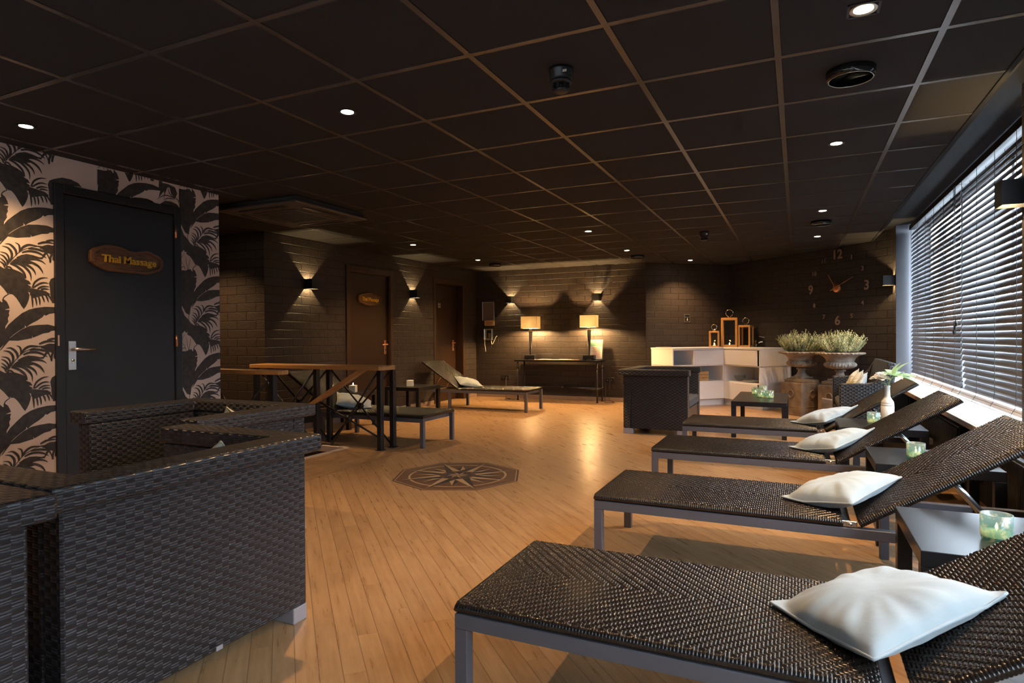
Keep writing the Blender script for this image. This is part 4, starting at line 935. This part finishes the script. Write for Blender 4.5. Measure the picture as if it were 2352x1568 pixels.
# ------------------------------------------------------------------ corner cabinet
I0=Vector((-1.06,10.31)); LL,LR,CD,CH=.957,.79,.59,.905
def cabinet(name,label,ang,org,L,cells,sgn):
    # local: x along the front away from the inner corner, y into the unit (depth), z up
    t=thing(name,label,'cabinet',(org[0],org[1],0),ang); w=.018; mb=MB()
    xx=[0]+[c for c in cells[0]]+[L]
    mb.box((sgn*0,.02 ,.10),(sgn*L,CD,.118)); mb.box((0,.0,CH-.035),(sgn*L,CD,CH-.02))
    mb.box((0,CD-.02,.10),(sgn*L,CD,CH-.02))
    for z in (.375,.632): mb.box((0,0,z-.009),(sgn*L,CD,z+.009))
    for x in xx: 
        a=min(max(x-w/2,0),L-w); mb.box((sgn*a,0,.10),(sgn*(a+w),CD,CH-.035),.001)
    obj('carcass',mb,M['white_in'],t)
    m=MB(); m.box((-sgn*.048,.05,0),(sgn*L,.07,.0995)); m.box((sgn*(L-.02),.05,0),(sgn*L,CD,.0995)); obj('kick_plinth',m,M['white'],t)
    for (xa,xb,za,zb,nm) in cells[1]:
        m=MB(); m.box((sgn*xa,-.019,za),(sgn*xb,-.0005,zb),.002); obj(nm,m,M['white'],t)
    return t
aL=math.radians(45)      # left unit front runs from the corner towards (-,-)
# left unit: local x axis direction = (1,1)/sqrt2, front at y=0 with depth to +y (towards wall)
cabinet('cabinet','white cabinet unit left of the corner with open cubbies and drawers',aL,(I0.x,I0.y),LL,([.567],[(.02,.563,.643,.868,'drawer_front'),(.02,.50,.105,.366,'door_front'),(.51,.94,.105,.366,'door_front')]),-1)
cabinet('cabinet','white cabinet unit right of the corner under the tap',-aL,(I0.x,I0.y),LR,([],[(.012,.745,.643,.868,'drawer_front'),(.012,.745,.105,.366,'door_front')]),1)
m=MB(); s2=math.sqrt(.5)
def off(p,a,b): return (p.x+a[0]*b,p.y+a[1]*b)
eL=I0+Vector((-s2,-s2))*(LL+.005); eR=I0+Vector((s2,-s2))*(LR+.005); nL=Vector((-s2,s2)); nR=Vector((s2,s2))
pts=[eL-nL*.02, I0-Vector((0,.0285)), eR-nR*.02, eR+nR*.60, Vector((-1.057,11.15)), eL+nL*.60]
m.prism([(p.x,p.y) for p in pts],CH-.0195,CH+.004); 
wt=obj('worktop',m,M['white'],None,bevel=.002); tag(wt,'white L-shaped worktop lying over both corner cabinet units','worktop')
m=MB(); m.box((0,0,0),(.22,.16,.006)); m.box((.01,.01,.006),(.21,.15,.009),0,1)
o=obj('brochure_stack',m,[M['paper'],M['paper_tan']],None,(-1.98,9.92,CH+.0045),.7); tag(o,'flat stack of papers on the left end of the white worktop','papers')
# crate, plate, dish in the cubbies
t=thing('wooden_crate','small slatted pine crate in the open cubby of the left white unit','crate',(-1.40,10.17,.3845),PI/4); m=MB()
for z in (0,.052,.104):
    m.box((-.17,-.10,z),(.08,-.088,z+.045),.002); m.box((-.17,.088,z),(.08,.10,z+.045),.002); m.box((-.17,-.088,z),(-.158,.088,z+.045),.002); m.box((.068,-.088,z),(.08,.088,z+.045),.002)
for a in (-.156,.05):
    m.box((a,-.0875,0),(a+.016,-.072,.149)); m.box((a,.072,0),(a+.016,.0875,.149))
m.box((-.156,-.0715,0),(.066,.0715,.008)); obj('slats',m,M['crate_wood'],t)
t=thing('plate','pale plate lying in the open cubby of the right white unit','plate',(-.63,10.05,.3845)); m=MB(); m.lathe([(.06,0),(.075,.004),(.12,.018),(.125,.022),(.118,.02),(.07,.008),(0,.007)],32); obj('dish',m,M['ceramic'],t)
t=thing('glass_bowl','clear glass bowl behind the plate in the right white cubby','bowl',(-.82,10.27,.3845)); m=MB(); m.lathe([(.03,0),(.06,.02),(.085,.06),(.09,.09),(.086,.09),(.08,.06),(.055,.024),(0,.012)],28); obj('bowl',m,M['lantern_glass'],t)
# lanterns
def lantern(label,x,y,w,h,ring,rz,candle_):
    t=thing('lantern',label,'lantern',(x,y,CH+.0045),rz,'pine lanterns on the worktop'); b=w*.135; g=w/2; m=MB()
    for sx in (-1,1):
        for sy in (-1,1): m.box((sx*g,sy*g,.0),(sx*(g-b),sy*(g-b),h),.002)
    for z0,z1 in ((0,b),(h-b,h)):
        for s in (-1,1):
            m.box((-g+b,s*g,z0),(g-b,s*(g-b),z1),.002); m.box((s*g,-g+b,z0),(s*(g-b),g-b,z1),.002)
    m.box((-g+b,-g+b,0.0),(g-b,g-b,.012)); m.box((-g+.004,-g+.004,h-.010),(g-.004,g-.004,h+.006),.002)
    obj('frame',m,M['lantern_wood'],t)
    m=MB(); q=g-b*.5
    for s in (-1,1):
        m.add([(-g+b,s*q,b),(g-b,s*q,b),(g-b,s*q,h-b),(-g+b,s*q,h-b)],[(0,1,2,3)]); m.add([(s*q,-g+b,b),(s*q,g-b,b),(s*q,g-b,h-b),(s*q,-g+b,h-b)],[(0,1,2,3)])
    obj('glass_panes',m,M['lantern_glass'],t)
    m=MB(); m.tube([(ring*math.sin(a),0,h+.03+ring-ring*math.cos(a)) for a in [2*PI*k/28 for k in range(28)]],ring*.11,10,0,True,True); obj('ring_handle',m,M['chrome'],t)
    m=MB(); m.lathe([(.022,h+.006),(.024,h+.012),(.012,h+.022),(.012,h+.034),(0,h+.036)],16); m.cyl((-.02,0,h+.024),(.02,0,h+.024),.008,10); obj('handle_mount',m,M['chrome'],t)
    if w<.2 and not candle_: pass
    m=MB(); m.cyl((g+.001,-g+b*.5,h*.42),(g+.010,-g+b*.5,h*.42),.006,10); obj('latch',m,M['steel'],t)
    m=MB(); m.lathe([(.022,.0125),(.026,.014),(.030,.05),(.028,.05),(.025,.018),(0,.018)],20); obj('tealight_cup',m,M['lantern_glass'],t)
    m=MB(); m.lathe([(.022,.0185),(.022,.03),(0,.03)],16); tl=obj('tealight',m,M['wax'] if candle_ else M['fluor'],t)
    if candle_:
        m=MB(); m.lathe([(0,.031),(.007,.038),(.008,.050),(0,.072)],12); obj('flame',m,M['flame'],tl)
        L=bpy.data.lights.new('candle_light','POINT'); L.energy=.35; L.color=(1,.55,.2); L.shadow_soft_size=.012
        lo=link(bpy.data.objects.new('candle_light',L)); lo.parent=t; lo.location=(0,0,.10)
lantern('small pine lantern with lit tealight, left of the tall lantern',-1.235,10.56,.155,.255,.042,math.radians(3),True)
lantern('tall pine lantern with lit tealight and big ring handle, middle of the three',-1.01,10.68,.25,.47,.055,math.radians(3),True)
lantern('middle-sized unlit pine lantern right of the tall lantern',-.755,10.645,.19,.345,.048,math.radians(-14),False)
t=thing('steel_cup','polished steel cup between the right lantern and the tap','cup',(-.595,10.755,CH+.0045)); m=MB(); m.lathe([(.033,0),(.036,.003),(.046,.108),(.043,.108),(.033,.006),(0,.006)],28); obj('cup',m,M['chrome'],t)
t=thing('tap','chrome single-lever tap on the white worktop behind the left urn','tap',(-.43,10.62,CH+.0045),math.radians(200)); m=MB()
m.cyl((0,0,0),(0,0,.105),.023,20); m.cyl((0,0,.105),(0,0,.14),.026,20); obj('body',m,M['chrome'],t); m=MB(); m.tube([(.02,0,.075),(.09,0,.085),(.13,0,.08),(.135,0,.06)],[.016,.014,.013,.011],14); obj('spout',m,M['chrome'],t)
m=MB(); m.tube([(0,0,.14),(.01,0,.155),(.13,0,.172)],[.02,.014,.008],12); obj('lever',m,M['chrome'],t)
t=thing('door_bell_plate','small black plate with a white arrow and pale frame on the angled brick wall','sign',(-1.683,10.648,0),math.atan2(.998,1.206)); m=MB(); m.box((-.053,-.012,1.325),(.053,0,1.458),.004); obj('frame',m,M['alu'],t)
m=MB(); m.box((-.043,-.014,1.335),(.043,-.012,1.405),.001); m.box((-.043,-.014,1.415),(.043,-.012,1.448),.001); obj('plate',m,M['black_plastic'],t)
m=MB(); m.box((-.005,-.0152,1.362),(.005,-.0142,1.395)); m.prism([(-.016,1.366),(.016,1.366),(0,1.346)],-.0152,-.0142,'y'); obj('arrow',m,M['paper'],t)
# ------------------------------------------------------------------ urns on plinths
def plinth(label,x,y,s,h):
    t=thing('plinth',label,'plinth',(x,y,0),PI/4,'stone plinths under the urns'); g=s/2; m=MB()
    m.box((-g,-g,0),(g,g,h),.006); m.box((-g-.003,-g-.003,h*.26),(g+.003,g+.003,h*.29),.002); obj('block',m,M['stone_plinth'],t)
    m=MB(); m.box((-g+.03,-g+.03,h),(g-.03,g-.03,h+.045),.006); m.box((-g+.05,-g+.05,h+.045),(g-.05,g-.05,h+.055),.004); obj('cap',m,M['stone_plinth'],t)
    for k in range(4):
        R=Matrix.Rotation(k*PI/2,4,'Z'); m=MB(); n=40; pts=[]
        for i in range(n):
            a=2*PI*i/n; rr=.045+.004*math.sin(a*12); pts.append(R@Vector((rr*math.sin(a),-g-.006,h*.66+rr*math.cos(a)*1.1)))
        m.tube(pts,.0085,8,0,True,True)
        m.tube([R@Vector(p) for p in ((-.012,-g-.006,h*.66-.052),(-.02,-g-.006,h*.66-.075))],.006,8); m.tube([R@Vector(p) for p in ((.012,-g-.006,h*.66-.052),(.02,-g-.006,h*.66-.075))],.006,8)
        for i in range(12):
            a=2*PI*i/12; c=R@Vector((.048*math.sin(a),-g-.010,h*.66+.052*math.cos(a))); m.lathe([(0,-.006),(.007,0),(0,.006)],8,0,Matrix.Translation(c))
        obj('wreath_relief',m,M['stone_plinth'],t)
    return t
def urn(label,x,y,z):
    t=thing('urn',label,'urn',(x,y,z),0,'grey stone urns'); m=MB()
    m.box((-.105,-.105,0),(.105,.105,.022),.004,0,Matrix.Rotation(PI/4,4,'Z'))
    m.lathe([(.10,.022),(.10,.03),(.085,.04),(.058,.065),(.046,.095),(.043,.115),(.062,.122),(.068,.130),(.062,.139),(.05,.145),(.05,.150)],36); obj('foot',m,M['stone'],t)
    m=MB()
    flute=lambda r,z,a: r*(1+.095*(abs(math.sin(a*16))**.7-.4)*max(0,1-abs((z-.192)/.055)**2)) if z<.245 else r
    m.lathe([(.05,.150),(.10,.155),(.15,.168),(.178,.188),(.186,.210),(.180,.228),(.168,.240),(.163,.246)],128,0,None,True,flute); obj('fluted_bowl',m,M['stone'],t)
    m=MB(); rope=lambda r,z,a: r*(1+.032*math.sin(a*34+z*220)) if z>.338 and r>.262 else r
    m.lathe([(.163,.246),(.165,.262),(.178,.29),(.205,.318),(.245,.335),(.262,.339),(.281,.345),(.288,.354),(.284,.364),(.268,.368),(.25,.366),(.235,.35),(.2,.34),(.0,.335)],272,0,None,True,rope); obj('rim',m,M['stone'],t)
    return t
def shrub(label,x,y,z,seed,spread):
    t=thing('urn_shrub',label,'plant',(x,y,z),0,'sage-green shrubs in the urns'); r=random.Random(seed); stem=MB(); lf=MB()
    for k in range(210):
        a=r.uniform(0,2*PI); q=math.sqrt(r.random()); b=Vector((math.cos(a)*.17*q,math.sin(a)*.17*q,0))
        lean=spread*q*r.uniform(.55,1.15); L=r.uniform(.22,.34)*(1-.18*q)
        d=Vector((math.cos(a)*lean,math.sin(a)*lean,1)).normalized(); bend=Vector((r.uniform(-.2,.2),r.uniform(-.2,.2),.1))
        P=[b+d*(L*s)+bend*(L*s*s*.3) for s in (0,.33,.66,1)]
        stem.tube(P,[.003,.0025,.002,.001],4)
        n=26
        for i in range(n):
            s=.16+.84*i/n; c=b+d*(L*s)+bend*(L*s*s*.3); aa=i*2.4+a
            side=Vector((math.cos(aa),math.sin(aa),.55)).normalized()
            ll=r.uniform(.022,.036)*(1-.3*s); w=ll*.23
            tip=c+(side*.8+d*.5).normalized()*ll; u=side.cross(d).normalized()*w; mid=(c+tip)/2
            lf.add([c,mid+u,tip,mid-u],[(0,1,2,3)])
    obj('stem',stem,M['leaf_sage'],t); obj('foliage',lf,M['leaf_sage'],t)
    m=MB(); m.lathe([(.195,0),(.15,.012),(0,.016)],28); obj('soil',m,M['soil'],t)
plinth('square brown stone plinth with wreath reliefs under the left urn',.05,9.41,.37,.447)
plinth('square brown stone plinth under the right urn, half hidden by the loveseat',.50,9.03,.37,.447)
urn('grey stone urn with fluted bowl, the left of two',.05,9.41,.5025); urn('grey stone urn with rope rim, the right of two',.50,9.03,.5025)
shrub('dense sage-green shrub growing in the left urn',.05,9.41,.8475,2,.95); shrub('paler yellow-green shrub growing in the right urn',.50,9.03,.8475,9,.95)
t=thing('stone_block','rough brown slab leaning between the plinth and the loveseat','slab',(.30,8.70,0),-.2); m=MB(); m.prism([(0,0),(.20,0),(.21,.27),(-.03,.30)],0,.07,'y'); obj('slab',m,M['stone_plinth'],t,bevel=.006)
# ------------------------------------------------------------------ wall clock
cc=Vector((.511,9.628,1.742)); ang=math.atan2(9.05-11.2145,1.09+1.1)
dirx=Vector((math.cos(ang),math.sin(ang),0)); nrm=Vector((-math.sin(ang),math.cos(ang),0))*-1
# put the clock on the wall plane
p0=Vector((-1.1,11.2145,0)); dd=(cc-p0).dot(nrm); cc=cc-nrm*dd
ck=thing('wall_clock','large wall clock of separate mirrored numerals with copper hands','clock',cc,ang)
Rw=Matrix(((1,0,0),(0,0,-1),(0,1,0))).to_4x4()
for n in range(1,13):
    a=PI/2-n*PI/6; big=n in (3,6,9,12); R_=.455
    tv,tf=textmesh(str(n),.175 if big else .085,.006,.004 if big else .0015)
    m=MB(); c=Vector((R_*math.cos(a),-.008,R_*math.sin(a))); m.add([Rw@Vector(p)+c for p in tv],tf); obj('numeral',m,M['numeral'],ck)
m=MB(); m.lathe([(.058,0),(.062,.006),(.062,.03),(.055,.038),(.02,.042),(0,.042)],32,0,Matrix.Rotation(PI/2,4,'X')); obj('hub',m,M['copper'],ck)
def hand(dx,dz,tail,w,yo,nm):
    L=math.hypot(dx,dz); u=Vector((dx/L,0,dz/L)); v=Vector((-u.z,0,u.x)); m=MB(); a=u*-tail; b=u*L
    m.add([a+v*w+Vector((0,yo,0)),b+v*w*.5+Vector((0,yo,0)),b-v*w*.5+Vector((0,yo,0)),a-v*w+Vector((0,yo,0))]+[a+v*w+Vector((0,yo-.004,0)),b+v*w*.5+Vector((0,yo-.004,0)),b-v*w*.5+Vector((0,yo-.004,0)),a-v*w+Vector((0,yo-.004,0))],[(0,1,2,3),(7,6,5,4),(0,4,5,1),(1,5,6,2),(2,6,7,3),(3,7,4,0)]); obj(nm,m,M['copper'],ck)
hand(-.12,.19,.04,.006,-.046,'hour_hand'); hand(.285,.068+.06,.085,.006,-.052,'minute_hand')
# ------------------------------------------------------------------ up-down wall lights
def sconce(label,loc,rz,power,group='square up-down wall lights',k=1.0):
    # local: +x away from the wall, y along the wall, z up; origin at wall, box centre
    t=thing('wall_light',label,'wall light',loc,rz,group); d=.126*k; w=.06*k; h=.06*k; e=.004; m=MB()
    m.box((d-e,-w,-h),(d,w,h)); m.box((0,-w,-h),(d-e,-w+e,h)); m.box((0,w-e,-h),(d-e,w,h)); m.box((0,-w+e,-h),(e,w-e,h))
    obj('housing',m,M['black_metal'],t)
    m=MB(); m.box((.008,-w+.006,-h+.0045),(d-.008,w-.006,-h+.006)); 
    L=bpy.data.lights.new('sconce_light','POINT'); L.energy=power; L.color=(1,.72,.34); L.shadow_soft_size=.006
    lo=link(bpy.data.objects.new('sconce_light',L)); lo.parent=t; lo.location=(d*.5,0,0)
SC=20
sconce('square black up-down wall light on the brick wall left of the brown door',(XL,5.805,1.755),0,SC)
sconce('square black up-down wall light on the brick wall between the two dark doors',(XL,8.06,1.77),0,SC)
sconce('square black up-down wall light on the back wall above the left table lamp',(-4.70,YB,1.765),-PI/2,SC)
sconce('square black up-down wall light on the back wall above the right table lamp',(-3.085,YB,1.76),-PI/2,SC)
sconce('square black up-down wall light on the pier beside the clock wall',(XR-.0045,8.91,1.765),PI,SC)
sconce('square black wall light at the right photo edge, in front of the blind',(XR-.0045,4.0,1.823),PI,SC,k=1.06)
# ------------------------------------------------------------------ ceiling fittings
SP=145
def downlight(x,y,label,sq=False,power=None):
    t=thing('downlight',label,'ceiling light',(x,y,H),0,'small round ceiling downlights'); m=MB()
    m.lathe([(.036,-.001),(.046,-.004),(.048,-.001),(.046,.0)],28) 
    obj('ring',m,M['black_metal'] if not sq else M['alu'],t)
    if sq:
        m=MB()
        for a in range(4): m.box((-.055,-.055,-.003),(-.046,.055,-.0005),0,0,Matrix.Rotation(a*PI/2,4,'Z'))
        obj('square_bezel',m,M['black_metal'],t)
    m=MB(); m.lathe([(.033,-.0015),(.02,-.004),(0,-.0045)],24); obj('lens',m,M['bulb'],t)
    L=bpy.data.lights.new('downlight_beam','SPOT'); L.energy=SP if power is None else power; L.color=(1,.60,.28); L.spot_size=math.radians(118); L.spot_blend=.75; L.shadow_soft_size=.02
    lo=link(bpy.data.objects.new('downlight_beam',L)); lo.parent=t; lo.location=(0,0,-.012)
DL=[(.226,2.64,'square-framed ceiling downlight at the top right of the photo',True),(.226,4.41,'ceiling downlight near the window above the third lounger'),(.226,6.74,'ceiling downlight near the window, the upper of the far pair'),(.226,8.47,'ceiling downlight near the window in front of the clock'),
(-2.178,2.64,'ceiling downlight over the floor in front of the black door'),(-2.178,6.83,'square-framed ceiling downlight above the wicker armchair and cabinet',True),(-2.178,8.60,'ceiling downlight in front of the right table lamp'),(-1.554,10.2,'ceiling downlight by the angled brick wall'),
(-4.54,6.78,'ceiling downlight in front of the brown wooden door'),(-4.54,8.58,'ceiling downlight in the corner by the phone'),(-3.95,2.03,'ceiling downlight in front of the palm wallpaper at the left edge')]
DL.append((-6.0,4.5,'ceiling downlight over the stairs behind the wallpapered wall'))
for d in DL: downlight(d[0],d[1],d[2],len(d)>3,95 if d[0]<-3.9 and d[1]<3 else None)
def speaker(x,y,label):
    t=thing('ceiling_speaker',label,'speaker',(x,y,H),0,'round chrome-black ceiling speakers'); m=MB(); m.lathe([(.102,0),(.102,-.02),(.098,-.038),(.090,-.040),(.084,-.034),(.080,-.012)],40); obj('ring',m,M['black_gloss'],t)
    m=MB(); m.lathe([(.080,-.012),(.05,-.004),(.03,-.010),(.012,-.018),(0,-.019)],32); obj('cone',m,M['black_gloss'],t)
    m=MB(); m.lathe([(.093,-.0395),(.095,-.042),(.088,-.042),(.090,-.0395)],40); obj('edge_ring',m,M['steel'],t)
M['black_gloss']=mat('black_gloss',(.012,.012,.013),.1,spec=.7)
speaker(.224,3.225,'round glossy black ceiling speaker at the top right'); speaker(.232,7.353,'round glossy black ceiling speaker in front of the clock wall'); speaker(-2.18,9.234,'round glossy black ceiling speaker near the back wall above the right lamp'); speaker(-4.537,9.176,'round glossy black ceiling speaker above the wall phone')
def smoke(x,y,label):
    t=thing('smoke_detector',label,'smoke detector',(x,y,H),0,'black smoke detectors'); m=MB(); m.lathe([(.056,0),(.056,-.012),(.052,-.016),(.052,-.046),(.046,-.052),(.042,-.052)],32); obj('base',m,M['black_plastic'],t)
    m=MB(); m.lathe([(.048,-.052),(.050,-.060),(.046,-.066)],32); 
    for k in range(8):
        a=k*PI/4; m.box((.030,-.005,-.092),(.040,.005,-.064),0,0,Matrix.Rotation(a,4,'Z'))
    m.lathe([(.026,-.064),(.026,-.09)],20); m.lathe([(.034,-.090),(.036,-.094),(.030,-.102),(0,-.104)],24); obj('sensor_head',m,M['black_plastic'],t)
    m=MB(); m.box((.028,-.0545,-.036),(.046,-.0525,-.026)); obj('label_tag',m,M['paper'],t)
smoke(-.967,2.64,'black smoke detector on the ceiling at the top of the photo'); smoke(-.986,7.5,'small black smoke detector on the far ceiling')
# air-conditioning cassette
t=thing('air_conditioner','large square dark air-conditioning cassette hanging below the ceiling by the stairs','air conditioner',(-4.28,4.42,H-.002)); m=MB(); g=.475
m.box((-g+.03,-g+.03,-.035),(g-.03,g-.03,-.0005)); m.box((-g,-g,-.06),(g,g,-.034),.008); obj('body',m,M['ac'],t)
m=MB(); m.box((-.26,-.26,-.068),(.26,.26,-.0605),.006)
for k in range(12): m.box((-.22,-.22+.038*k,-.071),(.22,-.21+.038*k,-.068))
obj('grille',m,M['ac'],t)
for a in range(4):
    m=MB(); R=Matrix.Rotation(a*PI/2,4,'Z'); m.box((-.27,.335,-.066),(.27,.385,-.0605),.002,0,R); m.box((-.27,.39,-.072),(.27,.40,-.062),.001,0,R); obj('louvre',m,M['tbar'],t)
# ------------------------------------------------------------------ daylight, camera
w=bpy.data.worlds.new('World'); scn.world=w; w.use_nodes=True; bg=w.node_tree.nodes['Background']; bg.inputs[0].default_value=(.72,.85,1.0,1); bg.inputs[1].default_value=SKY
for y0,y1 in ((4.12,8.78),(-2.2,3.55)):
    L=bpy.data.lights.new('sky_portal','AREA'); L.shape='RECTANGLE'; L.size=1.85; L.size_y=y1-y0; L.cycles.is_portal=True
    lo=link(bpy.data.objects.new('sky_portal',L)); lo.location=(1.56,(y0+y1)/2,1.5); lo.rotation_euler=(0,PI/2,0)
cam=bpy.data.cameras.new('camera'); co=link(bpy.data.objects.new('camera',cam)); scn.camera=co
pitch,yaw,roll=-0.00775,0.43256,-0.00662
cp_,sp_,cy_,sy_=math.cos(pitch),math.sin(pitch),math.cos(yaw),math.sin(yaw)
F=Vector((-sy_*cp_,cy_*cp_,sp_)); R=Vector((cy_,sy_,0)); U=R.cross(F); R2=R*math.cos(roll)+U*math.sin(roll); U2=U*math.cos(roll)-R*math.sin(roll)
mw=Matrix(((R2.x,U2.x,-F.x,0),(R2.y,U2.y,-F.y,0),(R2.z,U2.z,-F.z,1.10),(0,0,0,1))); co.matrix_world=mw
cam.sensor_width=36; cam.lens=1420/2352*36; cam.clip_start=.05
cam.dof.use_dof=True; cam.dof.focus_distance=5.2; cam.dof.aperture_fstop=9.0
vs=scn.view_settings; vs.view_transform='Standard'; vs.look='None'; vs.gamma=1; vs.exposure=EXPO; vs.use_curve_mapping=False
scn.cycles.max_bounces=10; scn.cycles.diffuse_bounces=4; scn.cycles.transparent_max_bounces=16; scn.cycles.sample_clamp_indirect=6
